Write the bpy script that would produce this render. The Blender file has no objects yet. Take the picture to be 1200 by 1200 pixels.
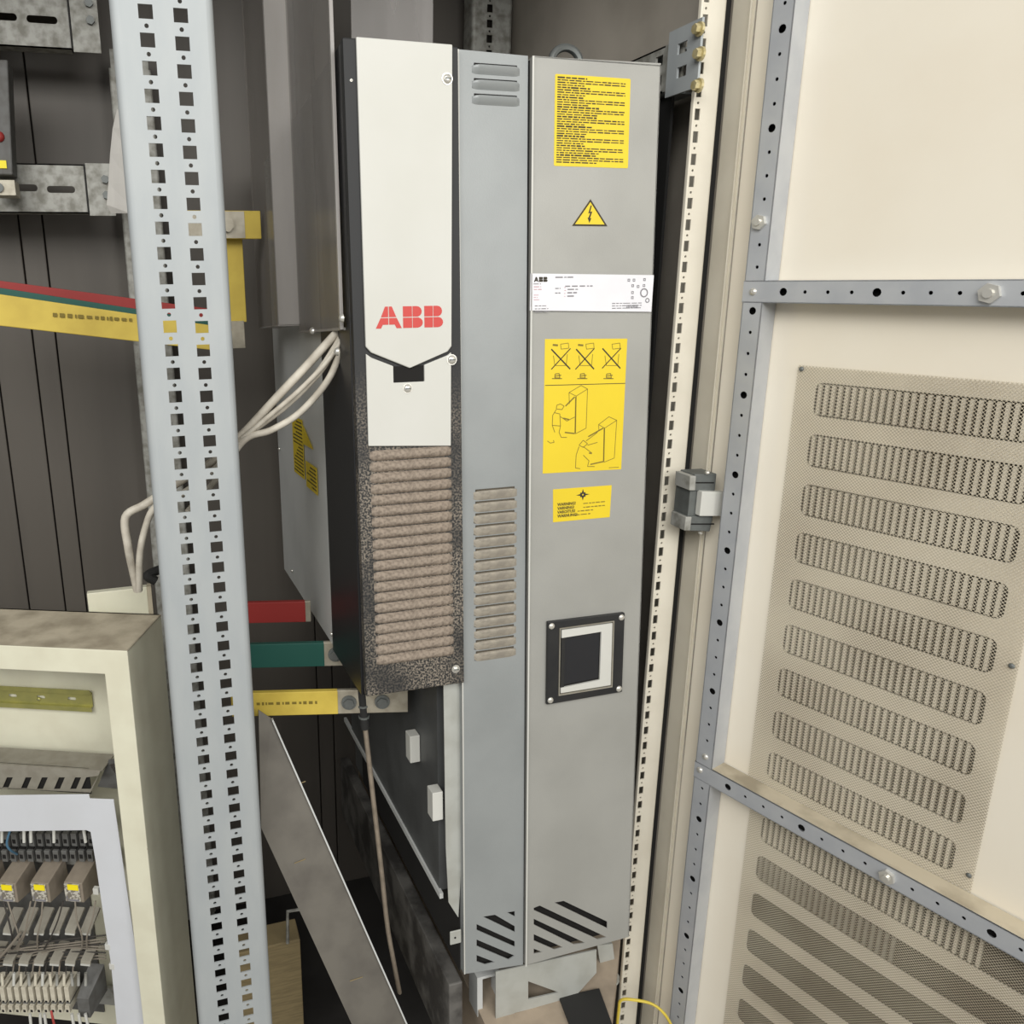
import bpy, bmesh, math, random
from mathutils import Vector, Matrix
from mathutils.geometry import tessellate_polygon
random.seed(7)
SC = bpy.context.scene
COL = SC.collection

# ------------------------------------------------------------------ camera
CZ = 1.55                                    # camera height above the room floor
FPX, PCX, PCY = 929.6, 434.3, 570.6          # focal length and optical centre of the 1200 px frame
PIT, ROL, YAW = .2581, .0153, .2688
fwd = Vector((math.sin(YAW)*math.cos(PIT), math.cos(YAW)*math.cos(PIT), -math.sin(PIT)))
rgt = Vector((math.cos(YAW), -math.sin(YAW), 0))
dwn = fwd.cross(rgt)
r_ = math.cos(ROL)*rgt + math.sin(ROL)*dwn
d_ = -math.sin(ROL)*rgt + math.cos(ROL)*dwn
cam_d = bpy.data.cameras.new('camera')
cam = bpy.data.objects.new('camera', cam_d)
COL.objects.link(cam)
m3 = Matrix((r_, -d_, -fwd)).transposed()
cam.matrix_world = Matrix.Translation((0, 0, CZ)) @ m3.to_4x4()
cam_d.sensor_width = 36
cam_d.lens = 36*FPX/1200
cam_d.shift_x = (600-PCX)/1200
cam_d.shift_y = -(600-PCY)/1200
cam_d.clip_start = .02
SC.camera = cam
C0 = Vector((0, 0, CZ))

# ------------------------------------------------------------------ world, lights, exposure
w = bpy.data.worlds.new('world'); SC.world = w; w.use_nodes = True
wn = w.node_tree
bg = wn.nodes['Background']
bg.inputs['Color'].default_value = (1.0, .985, .96, 1)
bg.inputs['Strength'].default_value = .30
def area(name, loc, target, size, power, color=(1, 1, 1)):
    l = bpy.data.lights.new(name, 'AREA'); l.shape = 'RECTANGLE'; l.size = size[0]; l.size_y = size[1]
    l.energy = power; l.color = color
    o = bpy.data.objects.new(name, l); COL.objects.link(o)
    o.location = loc
    o.rotation_euler = (Vector(target)-Vector(loc)).to_track_quat('-Z', 'Y').to_euler()
    return o
area('window_daylight', (-.9, -1.5, 3.0), (.45, .9, 1.5), (2.6, 1.4), 84, (1, .985, .95))
area('enclosure_fill', (1.25, -2.4, 2.5), (.0, .95, .9), (1.4, 1.6), 46, (1, .98, .95))  # added fill lamp that brightens the enclosure side; no such source seen
SC.view_settings.view_transform = 'Standard'
SC.view_settings.look = 'None'
SC.view_settings.exposure = 0.12
SC.view_settings.gamma = 1
SC.view_settings.use_curve_mapping = False
SC.render.film_transparent = False

# ------------------------------------------------------------------ measuring helpers
def ray(u, v):
    return r_*((u-PCX)/FPX) + d_*((v-PCY)/FPX) + fwd
def at(u, v, Y):                              # world point seen at (u, v) on the plane y = Y
    d = ray(u, v)
    return C0 + d*(Y/d.y)
class Frame:
    def __init__(s, origin, R): s.o = Vector(origin); s.R = R; s.I = R.inverted()
    def at(s, u, v, b=None, a=None):
        d = s.I @ ray(u, v); o = s.I @ (C0-s.o)
        t = (b-o.y)/d.y if a is None else (a-o.x)/d.x
        return o+d*t
    def place(s, e): e.matrix_world = Matrix.Translation(s.o) @ s.R.to_4x4()

# ------------------------------------------------------------------ materials
def lin(c):
    return tuple(((x/255)/12.92 if x/255 <= .04045 else ((x/255+.055)/1.055)**2.4) for x in c)+(1,)
def mat(name, rgb, rough=.6, metal=0., rgb2=None, scale=20, amt=.5, bump=0., bscale=200, stretch=(1, 1, 1), lo=.4, hi=.65, spec=.5):
    m = bpy.data.materials.new(name); m.use_nodes = True
    n = m.node_tree; p = n.nodes['Principled BSDF']
    p.inputs['Roughness'].default_value = rough; p.inputs['Metallic'].default_value = metal
    p.inputs['Specular IOR Level'].default_value = spec
    p.inputs['Base Color'].default_value = lin(rgb)
    tc = n.nodes.new('ShaderNodeTexCoord')
    mp = n.nodes.new('ShaderNodeMapping'); mp.inputs['Scale'].default_value = stretch
    n.links.new(tc.outputs['Object'], mp.inputs[0])
    if rgb2:
        t = n.nodes.new('ShaderNodeTexNoise'); t.inputs['Scale'].default_value = scale; t.inputs['Detail'].default_value = 6
        n.links.new(mp.outputs[0], t.inputs['Vector'])
        r = n.nodes.new('ShaderNodeMapRange'); r.inputs[1].default_value = lo; r.inputs[2].default_value = hi; r.inputs[4].default_value = amt
        n.links.new(t.outputs['Fac'], r.inputs[0])
        x = n.nodes.new('ShaderNodeMix'); x.data_type = 'RGBA'
        x.inputs[6].default_value = lin(rgb); x.inputs[7].default_value = lin(rgb2)
        n.links.new(r.outputs[0], x.inputs[0]); n.links.new(x.outputs[2], p.inputs['Base Color'])
    if bump:
        t2 = n.nodes.new('ShaderNodeTexNoise'); t2.inputs['Scale'].default_value = bscale; t2.inputs['Detail'].default_value = 4
        n.links.new(mp.outputs[0], t2.inputs['Vector'])
        b = n.nodes.new('ShaderNodeBump'); b.inputs['Strength'].default_value = bump; b.inputs['Distance'].default_value = .001
        n.links.new(t2.outputs['Fac'], b.inputs['Height']); n.links.new(b.outputs[0], p.inputs['Normal'])
    return m
M = {}
M['galv'] = mat('galvanised_steel', (170, 175, 176), .6, .15, (160, 166, 169), 35, .6, .05, 60, (1, 1, .3))
M['galv_dirty'] = mat('dusty_galvanised_steel', (168, 168, 162), .6, .2, (112, 110, 100), 60, .8, .2, 150)
M['galv_rail'] = mat('door_rail_steel', (186, 189, 192), .45, .3, (170, 174, 180), 25, .6, .05, 80)
M['cream'] = mat('cream_paint', (234, 227, 211), .5, 0, (229, 220, 202), 6, .7, .05, 300)
M['cream_post'] = mat('cream_post_paint', (222, 216, 200), .5, 0, (208, 201, 184), 14, .6, .05, 300)
M['cream_dirty'] = mat('dusty_cream_paint', (190, 180, 158), .9, 0, (150, 140, 120), 22, .9, .3, 120)
M['box_cream'] = mat('enclosure_paint', (220, 218, 196), .5, 0, (208, 204, 182), 20, .6, .08, 150)
M['wall'] = mat('interior_wall_paint', (92, 87, 80), .55, 0, (72, 68, 63), 5, .9, .15, 40, (1, 1, .12))
M['wall_side'] = mat('side_wall_paint', (172, 165, 154), .45, 0, (134, 128, 118), 4, .9, .05, 60)
M['dark'] = mat('dark_recess', (34, 34, 33), .8)
M['void'] = mat('slot_interior', (18, 16, 14), .9)
M['drive_grey'] = mat('grey_drive_paint', (158, 158, 153), .42, .1, (148, 148, 143), 9, .7, .12, 500)
M['drive_blue'] = mat('blue_grey_drive_paint', (146, 150, 150), .42, .1, (136, 140, 140), 9, .7, .12, 500)
M['drive_side'] = mat('grey_side_plate', (204, 206, 204), .5, .05, (190, 192, 190), 10, .6)
M['drive_low'] = mat('dark_zinc_side', (96, 98, 98), .5, .3, (76, 77, 77), 14, .7)
M['zinc_edge'] = mat('light_zinc_flange', (180, 182, 176), .5, .2, (160, 160, 152), 30, .6)
M['black'] = mat('black_plastic', (30, 31, 33), .45, 0, (44, 44, 44), 30, .5)
M['black_side'] = mat('black_side_plastic', (26, 27, 30), .4)
M['white'] = mat('offwhite_plastic', (200, 200, 194), .5, 0, (192, 192, 184), 5, .7)
M['dust'] = mat('beige_dust', (150, 138, 125), 1, 0, (112, 102, 92), 260, .8, .6, 500, spec=.1)
M['dust_light'] = mat('dusted_paint', (160, 153, 140), .9, 0, (138, 132, 122), 120, .8, .3, 400)
M['yellow'] = mat('yellow_label', (222, 196, 34), .5, 0, (214, 187, 36), 12, .5)
M['label_white'] = mat('white_label', (222, 222, 226), .45, 0, (214, 214, 219), 30, .5)
M['ink'] = mat('dark_ink', (52, 46, 34), .7)
M['ink_soft'] = mat('faded_ink', (120, 104, 36), .7)
M['ink_grey'] = mat('grey_ink', (128, 126, 130), .7)
M['ink_pink'] = mat('pink_ink', (196, 160, 168), .7)
M['red'] = mat('red_print', (192, 62, 56), .5)
M['steel'] = mat('bright_screw_steel', (214, 212, 204), .28, .6)
M['brass'] = mat('yellowed_bolt', (216, 204, 160), .35, .5, (180, 165, 110), 80, .6)
M['chromate'] = mat('yellow_chromate_steel', (176, 172, 104), .35, .5, (150, 150, 96), 30, .7)
M['bus_yellow'] = mat('yellow_sleeve', (206, 182, 78), .6, 0, (186, 160, 66), 25, .6)
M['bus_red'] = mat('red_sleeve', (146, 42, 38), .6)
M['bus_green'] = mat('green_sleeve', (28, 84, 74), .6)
M['tin'] = mat('tinned_busbar', (178, 172, 156), .45, .4, (146, 138, 122), 50, .7)
M['cable'] = mat('white_cable_sheath', (206, 200, 186), .6, 0, (168, 160, 146), 45, .7)
M['cable_dusty'] = mat('dusty_cable', (146, 134, 118), .9, 0, (118, 108, 94), 60, .7)
M['tan'] = mat('tan_board', (150, 134, 98), .8, 0, (126, 112, 82), 30, .7, .1, 100, (1, 1, 8))
M['concrete'] = mat('dusty_platform', (170, 155, 136), .9, 0, (142, 130, 114), 22, .8, .3, 90)
M['grey_plastic'] = mat('grey_plastic', (142, 138, 126), .6, 0, (122, 116, 104), 60, .6)
M['dark_terminal'] = mat('dark_grey_terminal', (98, 98, 96), .6, 0, (78, 76, 72), 80, .7)
M['terminal'] = mat('beige_terminal', (206, 200, 182), .6, 0, (172, 164, 146), 90, .6)
M['wire_grey'] = mat('grey_wire', (132, 124, 112), .7)
M['wire_dark'] = mat('dark_wire', (60, 56, 52), .7)
M['wire_blue'] = mat('blue_wire', (74, 112, 138), .6)
M['wire_red'] = mat('red_wire', (168, 66, 60), .6)
M['wire_yellow'] = mat('yellow_green_wire', (212, 190, 70), .5)
M['relay'] = mat('relay_housing', (140, 130, 116), .6, 0, (118, 108, 96), 60, .5)
M['relay_base'] = mat('clear_relay_base', (196, 192, 180), .35, 0, (110, 104, 94), 240, .9, lo=.45, hi=.55)
M['relay_label'] = mat('bright_yellow_tag', (248, 228, 30), .5)
M['cover_white'] = mat('white_cover_plate', (206, 209, 214), .5, 0, (197, 199, 202), 12, .5)
M['hinge'] = mat('grey_cast_metal', (112, 116, 114), .5, .4, (94, 96, 94), 60, .6)
M['rough_rail'] = mat('flaking_rail', (58, 56, 54), .6, .2, (112, 110, 106), 26, .8, .4, 80)
M['mid_plate'] = mat('dull_steel_plate', (124, 120, 112), .5, .4, (104, 100, 94), 18, .8, .05, 60)
M['filter'] = mat('filter_pad_and_slit_shade', (92, 86, 76), 1, 0, (66, 61, 53), 900, .8, spec=.1)
M['floor'] = mat('cabinet_floor_dark', (50, 48, 46), .8, 0, (34, 32, 30), 10, .8)
M['room_floor'] = mat('room_floor_concrete', (150, 146, 138), .8, 0, (132, 128, 120), 4, .8)
M['green_wall'] = M['wall']

# smoky clear plastic
def smoky(name, tint, haze, rough=.25):
    m = bpy.data.materials.new(name); m.use_nodes = True; n = m.node_tree
    for x in list(n.nodes):
        if x.type != 'OUTPUT_MATERIAL': n.nodes.remove(x)
    out = n.nodes['Material Output']
    tr = n.nodes.new('ShaderNodeBsdfTransparent'); tr.inputs[0].default_value = tint+(1,)
    p = n.nodes.new('ShaderNodeBsdfPrincipled'); p.inputs['Base Color'].default_value = (.36, .34, .32, 1); p.inputs['Roughness'].default_value = rough
    t = n.nodes.new('ShaderNodeTexNoise'); t.inputs['Scale'].default_value = 12; t.inputs['Detail'].default_value = 8
    tc = n.nodes.new('ShaderNodeTexCoord'); mp = n.nodes.new('ShaderNodeMapping'); mp.inputs['Scale'].default_value = (1, 1, .15)
    n.links.new(tc.outputs['Object'], mp.inputs[0]); n.links.new(mp.outputs[0], t.inputs['Vector'])
    r = n.nodes.new('ShaderNodeMapRange'); r.inputs[1].default_value = .35; r.inputs[2].default_value = .7
    r.inputs[3].default_value = haze-.12; r.inputs[4].default_value = haze+.15
    n.links.new(t.outputs['Fac'], r.inputs[0])
    mx = n.nodes.new('ShaderNodeMixShader')
    n.links.new(r.outputs[0], mx.inputs[0]); n.links.new(tr.outputs[0], mx.inputs[1]); n.links.new(p.outputs[0], mx.inputs[2])
    n.links.new(mx.outputs[0], out.inputs[0])
    return m
M['smoky'] = smoky('smoky_polycarbonate', (.80, .79, .77), .42)
M['flap'] = smoky('pale_clear_flap', (.9, .9, .88), .6, .3)
M['flap'].node_tree.nodes['Principled BSDF'].inputs[0].default_value = (.8, .78, .74, 1)  # pale haze colour stands in for the light the flap reflects
M['smoky_edge'] = smoky('polycarbonate_edge', (.8, .8, .78), .8)

# dusty black cover: dust thickens round the louvres
def dusty_black():
    m = mat('dusty_black_cover', (30, 31, 33), .6); n = m.node_tree; p = n.nodes['Principled BSDF']
    tc = n.nodes.new('ShaderNodeTexCoord'); sx = n.nodes.new('ShaderNodeSeparateXYZ'); n.links.new(tc.outputs['Object'], sx.inputs[0])
    def rng(src, a, b, c, d):
        r = n.nodes.new('ShaderNodeMapRange'); r.interpolation_type = 'SMOOTHSTEP'
        for i, v in enumerate((a, b, c, d)): r.inputs[i+1].default_value = v
        n.links.new(src, r.inputs[0]); return r.outputs[0]
    def mul(a, b, op='MULTIPLY'):
        k = n.nodes.new('ShaderNodeMath'); k.operation = op; n.links.new(a, k.inputs[0])
        if isinstance(b, float): k.inputs[1].default_value = b
        else: n.links.new(b, k.inputs[1])
        return k.outputs[0]
    z = rng(sx.outputs[2], -.30, -.47, 0, 1)
    t = n.nodes.new('ShaderNodeTexNoise'); t.inputs['Scale'].default_value = 420; t.inputs['Detail'].default_value = 3
    n.links.new(tc.outputs['Object'], t.inputs['Vector'])
    t3 = n.nodes.new('ShaderNodeTexNoise'); t3.inputs['Scale'].default_value = 14; t3.inputs['Detail'].default_value = 4
    n.links.new(tc.outputs['Object'], t3.inputs['Vector'])
    g = rng(t.outputs['Fac'], .42, .62, 0, 1)
    g2 = rng(t3.outputs['Fac'], .35, .65, .18, 1)
    f = mul(mul(z, g), mul(g2, .8))
    x = n.nodes.new('ShaderNodeMix'); x.data_type = 'RGBA'; x.inputs[6].default_value = lin((32, 33, 34)); x.inputs[7].default_value = lin((150, 140, 126))
    n.links.new(f, x.inputs[0]); n.links.new(x.outputs[2], p.inputs['Base Color'])
    return m
M['black_dusty'] = dusty_black()

# perforated sheet: real see-through holes in the material
def mesh_mat():
    m = bpy.data.materials.new('perforated_sheet'); m.use_nodes = True; n = m.node_tree
    p = n.nodes['Principled BSDF']; p.inputs['Roughness'].default_value = .7
    out = n.nodes['Material Output']
    tc = n.nodes.new('ShaderNodeTexCoord'); mp = n.nodes.new('ShaderNodeMapping')
    mp.inputs['Rotation'].default_value = (0, math.radians(45), 0); mp.inputs['Scale'].default_value = (1, 1, 1)
    n.links.new(tc.outputs['Object'], mp.inputs[0])
    sx = n.nodes.new('ShaderNodeSeparateXYZ'); n.links.new(mp.outputs[0], sx.inputs[0])
    def math_(op, a, b=None):
        k = n.nodes.new('ShaderNodeMath'); k.operation = op
        for i, v in enumerate((a, b)):
            if v is None: continue
            if isinstance(v, (int, float)): k.inputs[i].default_value = v
            else: n.links.new(v, k.inputs[i])
        return k.outputs[0]
    P = .0027
    cx = math_('SUBTRACT', math_('FRACT', math_('MULTIPLY', sx.outputs[0], 1/P)), .5)
    cz = math_('SUBTRACT', math_('FRACT', math_('MULTIPLY', sx.outputs[2], 1/P)), .5)
    rr = math_('SQRT', math_('ADD', math_('MULTIPLY', cx, cx), math_('MULTIPLY', cz, cz)))
    hole = math_('LESS_THAN', rr, .455)
    t = n.nodes.new('ShaderNodeTexNoise'); t.inputs['Scale'].default_value = 9; t.inputs['Detail'].default_value = 5
    n.links.new(tc.outputs['Object'], t.inputs['Vector'])
    r = n.nodes.new('ShaderNodeMapRange'); r.inputs[1].default_value = .4; r.inputs[2].default_value = .68
    n.links.new(t.outputs['Fac'], r.inputs[0])
    x = n.nodes.new('ShaderNodeMix'); x.data_type = 'RGBA'; x.inputs[6].default_value = lin((196, 187, 166)); x.inputs[7].default_value = lin((166, 155, 134))
    n.links.new(r.outputs[0], x.inputs[0]); n.links.new(x.outputs[2], p.inputs['Base Color'])
    tr = n.nodes.new('ShaderNodeBsdfTransparent'); mx = n.nodes.new('ShaderNodeMixShader')
    n.links.new(hole, mx.inputs[0]); n.links.new(p.outputs[0], mx.inputs[1]); n.links.new(tr.outputs[0], mx.inputs[2])
    n.links.new(mx.outputs[0], out.inputs[0])
    return m
M['mesh'] = mesh_mat()

# ------------------------------------------------------------------ mesh builder
XZ = lambda u, v, w_: Vector((u, w_, v))        # plate in the x-z plane, depth along y
YZ = lambda u, v, w_: Vector((w_, u, v))
XY = lambda u, v, w_: Vector((u, v, w_))
class MB:
    def __init__(s): s.v = []; s.f = []; s.smooth = False
    def add(s, vs, fs):
        k = len(s.v); s.v += [tuple(x) for x in vs]; s.f += [tuple(k+i for i in f) for f in fs]; return s
    def box(s, x0, x1, y0, y1, z0, z1):
        vs = [(x, y, z) for x in (x0, x1) for y in (y0, y1) for z in (z0, z1)]
        return s.add(vs, [(0, 1, 3, 2), (4, 6, 7, 5), (0, 4, 5, 1), (2, 3, 7, 6), (0, 2, 6, 4), (1, 5, 7, 3)])
    def hexa(s, p):                              # 8 points: front 4 then back 4
        return s.add(p, [(0, 1, 2, 3), (7, 6, 5, 4), (0, 4, 5, 1), (1, 5, 6, 2), (2, 6, 7, 3), (3, 7, 4, 0)])
    def plate(s, outer, holes=(), t=.001, w0=0, P=XZ):
        loops = [outer]+list(holes)
        flat = [q for l in loops for q in l]
        tri = tessellate_polygon([[Vector((q[0], q[1], 0)) for q in l] for l in loops])
        n = len(flat)
        vs = [P(q[0], q[1], w0) for q in flat]+[P(q[0], q[1], w0+t) for q in flat]
        fs = [tuple(x) for x in tri]+[tuple(i+n for i in reversed(x)) for x in tri]
        k = 0
        for l in loops:
            m_ = len(l)
            for i in range(m_):
                a, b = k+i, k+(i+1) % m_
                fs.append((a, b, b+n, a+n))
            k += m_
        return s.add(vs, fs)
    def cyl(s, p0, p1, r0, n=12, r1=None):
        p0, p1 = Vector(p0), Vector(p1); r1 = r0 if r1 is None else r1
        ax = (p1-p0).normalized(); a = ax.orthogonal().normalized(); b = ax.cross(a)
        vs = []
        for p, r in ((p0, r0), (p1, r1)):
            for i in range(n):
                t = 2*math.pi*i/n; vs.append(p+a*math.cos(t)*r+b*math.sin(t)*r)
        return s.add(vs, [(i, (i+1) % n, n+(i+1) % n, n+i) for i in range(n)]+[tuple(range(n))[::-1], tuple(range(n, 2*n))])
    def dome(s, c, ax, r, h, n=12):
        c = Vector(c); ax = Vector(ax).normalized(); a = ax.orthogonal().normalized(); b = ax.cross(a); vs = []
        for q in (0, .35, .7, .92):
            rr = r*math.sqrt(max(0, 1-q*q))
            for i in range(n):
                t = 2*math.pi*i/n; vs.append(c+ax*h*q+a*math.cos(t)*rr+b*math.sin(t)*rr)
        fs = [tuple(range(n))[::-1], tuple(range(3*n, 4*n))]
        for k in range(3): fs += [(k*n+i, k*n+(i+1) % n, (k+1)*n+(i+1) % n, (k+1)*n+i) for i in range(n)]
        return s.add(vs, fs)
    def tube(s, pts, r, n=8, ry=None, sub=6):
        P_ = [Vector(p) for p in pts]
        if len(P_) > 2 and sub > 1:              # Catmull-Rom
            Q_ = []
            E_ = [P_[0]*2-P_[1]]+P_+[P_[-1]*2-P_[-2]]
            for i in range(1, len(E_)-2):
                for k in range(sub):
                    t = k/sub; a, b, c, d = E_[i-1], E_[i], E_[i+1], E_[i+2]
                    Q_.append(.5*((2*b)+(c-a)*t+(2*a-5*b+4*c-d)*t*t+(3*b-a-3*c+d)*t**3))
            Q_.append(P_[-1]); P_ = Q_
        ry = ry or r; vs = []; up = None
        for i, p in enumerate(P_):
            tg = (P_[min(i+1, len(P_)-1)]-P_[max(i-1, 0)]).normalized()
            if up is None: up = tg.orthogonal().normalized() if ry == r else (Vector((0, 1, 0))-tg*tg.y).normalized()
            up = (up-tg*up.dot(tg)).normalized(); sd = tg.cross(up)
            for k in range(n):
                t = 2*math.pi*k/n; vs.append(p+up*math.cos(t)*r+sd*math.sin(t)*ry)
        m_ = len(P_)
        fs = [(j*n+i, j*n+(i+1) % n, (j+1)*n+(i+1) % n, (j+1)*n+i) for j in range(m_-1) for i in range(n)]
        fs += [tuple(range(n))[::-1], tuple(range((m_-1)*n, m_*n))]
        s.smooth = True
        return s.add(vs, fs)
    def build(s, name, m, parent=None, bevel=0, smooth=None, kind=None, label=None, recalc=True):
        me = bpy.data.meshes.new(name); me.from_pydata(s.v, [], s.f)
        if recalc:
            bm = bmesh.new(); bm.from_mesh(me); bmesh.ops.recalc_face_normals(bm, faces=bm.faces); bm.to_mesh(me); bm.free()
        me.materials.append(M[m] if isinstance(m, str) else m)
        if s.smooth if smooth is None else smooth:
            for p in me.polygons: p.use_smooth = True
            me.set_sharp_from_angle(angle=math.radians(45))
        o = bpy.data.objects.new(name, me); COL.objects.link(o)
        if parent: o.parent = parent
        if bevel:
            b = o.modifiers.new('bevel', 'BEVEL'); b.width = bevel; b.segments = 2; b.limit_method = 'ANGLE'; b.angle_limit = math.radians(40)
        if kind: o['kind'] = kind
        if label: o['label'] = label
        return o
def tag(o, label=None, cat=None, group=None, kind=None):
    if label: o['label'] = label
    if cat: o['category'] = cat
    if group: o['group'] = group
    if kind: o['kind'] = kind
    return o
def thing(name, loc=(0, 0, 0), label=None, cat=None, group=None, kind=None):
    o = bpy.data.objects.new(name, None); COL.objects.link(o); o.location = loc; o.empty_display_size = .02
    return tag(o, label, cat, group, kind)
def twin(o, parent, delta):
    c = o.copy(); COL.objects.link(c); c.parent = parent; c.location = Vector(o.location)+Vector(delta); return c
def circ(x, z, r, n=10, ry=None):
    return [(x+r*math.cos(2*math.pi*i/n), z+(ry or r)*math.sin(2*math.pi*i/n)) for i in range(n)]
def rect(x0, x1, z0, z1): return [(x0, z0), (x1, z0), (x1, z1), (x0, z1)]
def rrect(x0, x1, z0, z1, r, k=4):
    out = []
    for cx, cz, a0 in ((x1-r, z1-r, 0), (x0+r, z1-r, 90), (x0+r, z0+r, 180), (x1-r, z0+r, 270)):
        for i in range(k+1):
            t = math.radians(a0+90*i/k); out.append((cx+r*math.cos(t), cz+r*math.sin(t)))
    return out
def text(body, name, size, loc, m, parent, bold=0, sx=1, ext=.0001, align='LEFT'):
    cu = bpy.data.curves.new(name, 'FONT'); cu.body = body; cu.size = size; cu.extrude = ext; cu.offset = bold; cu.align_x = align; cu.resolution_u = 2
    t = bpy.data.objects.new('text_source', cu); COL.objects.link(t)
    me = bpy.data.meshes.new_from_object(t.evaluated_get(bpy.context.evaluated_depsgraph_get()))
    bpy.data.objects.remove(t); bpy.data.curves.remove(cu)
    me.transform(Matrix.Rotation(math.pi/2, 4, 'X') @ Matrix.Diagonal((sx, 1, 1, 1)))
    me.materials.clear(); me.materials.append(M[m])
    o = bpy.data.objects.new(name, me); COL.objects.link(o); o.location = loc
    if parent: o.parent = parent
    return o
def words(mb, x0, x1, z0, z1, y, n, h=.5, seed=1, fill=.9, P=XZ, ragged=True):
    """Rows of word-sized strokes: print too small to read."""
    rnd = random.Random(seed); dz = (z1-z0)/n
    for i in range(n):
        z = z1-(i+.5)*dz; x = x0; end = x0+(x1-x0)*(rnd.uniform(.45, 1) if ragged else 1)
        while x < end-.001:
            L_ = min(rnd.uniform(.003, .011), end-x)
            hh = dz*h*rnd.uniform(.7, 1)
            mb.plate(rect(x, x+L_*fill, z-hh/2, z+hh/2), (), .0001, y, P); x += L_+.0008
    return mb

ORD = ['first', 'second', 'third', 'fourth', 'fifth', 'sixth', 'seventh', 'eighth', 'ninth', 'tenth', 'eleventh', 'twelfth']
def Z(z): return z+CZ

# ------------------------------------------------------------------ setting: floor and cabinet shell
MB().box(-3.5, 4.0, -4, 1.7, -.02, 0).build('floor', 'room_floor', kind='structure')
BY = 1.56                                     # inner face of the cabinet back
ZT, ZB = Z(.62), Z(-1.40)
back = thing('wall_back', (0, BY, 0), kind='structure')
xs = [-1.1, -.62, -.375, -.262, -.197, -.158, .30, .335, .70]
for a, b in zip(xs[:-1], xs[1:]):
    MB().box(a+.0012, b-.0012, 0, .02, ZB, ZT).build('wall_panel', 'wall', back, bevel=.0015)
MB().box(-1.1, .71, .021, .03, ZB, ZT).build('backing_sheet', 'dark', back)
MB().box(.705, .72, .862, BY+.03, ZB-.1, ZT).build('wall_right', 'wall_side', kind='structure')
MB().box(.7035, .7048, .8625, .90, ZB, ZT).build('trim_2', 'cream_post', kind='structure')
MB().box(-1.12, -1.1, .862, BY+.03, ZB-.1, ZT).build('wall_left', 'wall', kind='structure')
MB().box(-1.12, .72, .84, BY+.03, ZT, ZT+.02).build('ceiling', 'wall', kind='structure')
MB().box(-1.12, .72, .90, BY+.03, 0, ZB).build('trim_1', 'floor', kind='structure')

# ------------------------------------------------------------------ perforated uprights
def perf_face(mb, x0, x1, y, cols, ztop, zbot, sw, sh, r, t=.0018, P=XZ, pitch=.025):
    """Sheet with columns of square holes and a small round hole between each two."""
    xb = [x0]+[(a[0]+b[0])/2 for a, b in zip(cols[:-1], cols[1:])]+[x1]
    for (xc, z0), xa, xe in zip(cols, xb[:-1], xb[1:]):
        k0 = math.floor((z0-ztop)/pitch)
        z = z0-k0*pitch
        while z > zbot:
            h = pitch*.36
            mb.plate(rect(xa, xe, z-h, z+h), [rect(xc-sw/2, xc+sw/2, z-sh/2, z+sh/2)], t, y, P)
            mb.plate(rect(xa, xe, z-pitch+h, z-h), [circ(xc, z-pitch/2, r, 8)], t, y, P)
            z -= pitch
    return mb
def upright(name, x0, x1, Y, cols, ztop, zbot, m, sw, sh, r, depth, round_l, round_r, label, cat='upright', depth_l=None):
    t = thing(name, ((x0+x1)/2, Y, zbot), label, cat)
    ox, oy, oz = t.location
    mb = perf_face(MB(), x0-ox, x1-ox, 0, [(c-ox, z-oz) for c, z in cols], ztop-oz, 0, sw, sh, r)
    mb.build('perforated_face', m, t)
    for sgn, xe, rr in ((-1, x0, round_l), (1, x1, round_r)):
        mb = MB(); prof = []
        for i in range(5):
            a = math.radians(90*i/4); prof.append((xe-ox+sgn*rr*math.sin(a), rr*(1-math.cos(a))))
        prof.append((prof[-1][0], (depth_l or depth) if sgn < 0 else depth))
        inner = [(p[0]-sgn*.0018, p[1]+.0012) for p in prof]; inner[0] = (prof[0][0], .0018)
        mb.plate(prof+inner[::-1], (), ztop-oz, 0, XY)
        mb.build('side_flange', m, t, smooth=True)
    return t
upright('perforated_upright', .0005, .0835, .8868, [(.0253, Z(.2525)), (.0586, Z(.2511))], Z(.50), Z(-1.45), 'galv', .0138, .0128, .0022, .05, .0085, .0075,
        'wide bluish galvanised upright with two columns of square holes in the foreground', 'upright')
upright('perforated_upright', .6478, .678, .882, [(.6530, Z(.1818))], Z(.50), Z(-1.45), 'cream_post', .0072, .0126, .0016, .045, .0012, .0035,
        'cream painted upright with one column of narrow holes beside the open door', 'upright', .005)
# rubber seal in the gap between that upright and the side wall
tag(MB().box(.6835, .7045, .905, .925, Z(-1.40), Z(.5)).build('door_seal', 'dark'), 'dark rubber seal in the gap beside the cream upright', 'seal')
# rear uprights
u0 = at(555, 0, 1.5).x; u1 = at(598, 0, 1.5).x; uc = at(574, 20, 1.5)
upright('rear_upright', u0+.004, u1, 1.5, [(uc.x, at(571, 9.6, 1.5).z)], Z(.55), Z(-1.35), 'galv_dirty', .011, .013, .002, .04, .006, .006,
        'grimy rear upright with square holes above the top of the drive')
v0 = at(146, 260, 1.5).x
upright('rear_upright', v0, v0+.06, 1.5, [(v0+.022, at(160, 288, 1.5).z)], Z(.34), Z(-1.35), 'galv_dirty', .008, .013, .002, .04, .004, .004,
        'dusty rear upright with dark slots half hidden behind the bluish upright')

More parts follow.
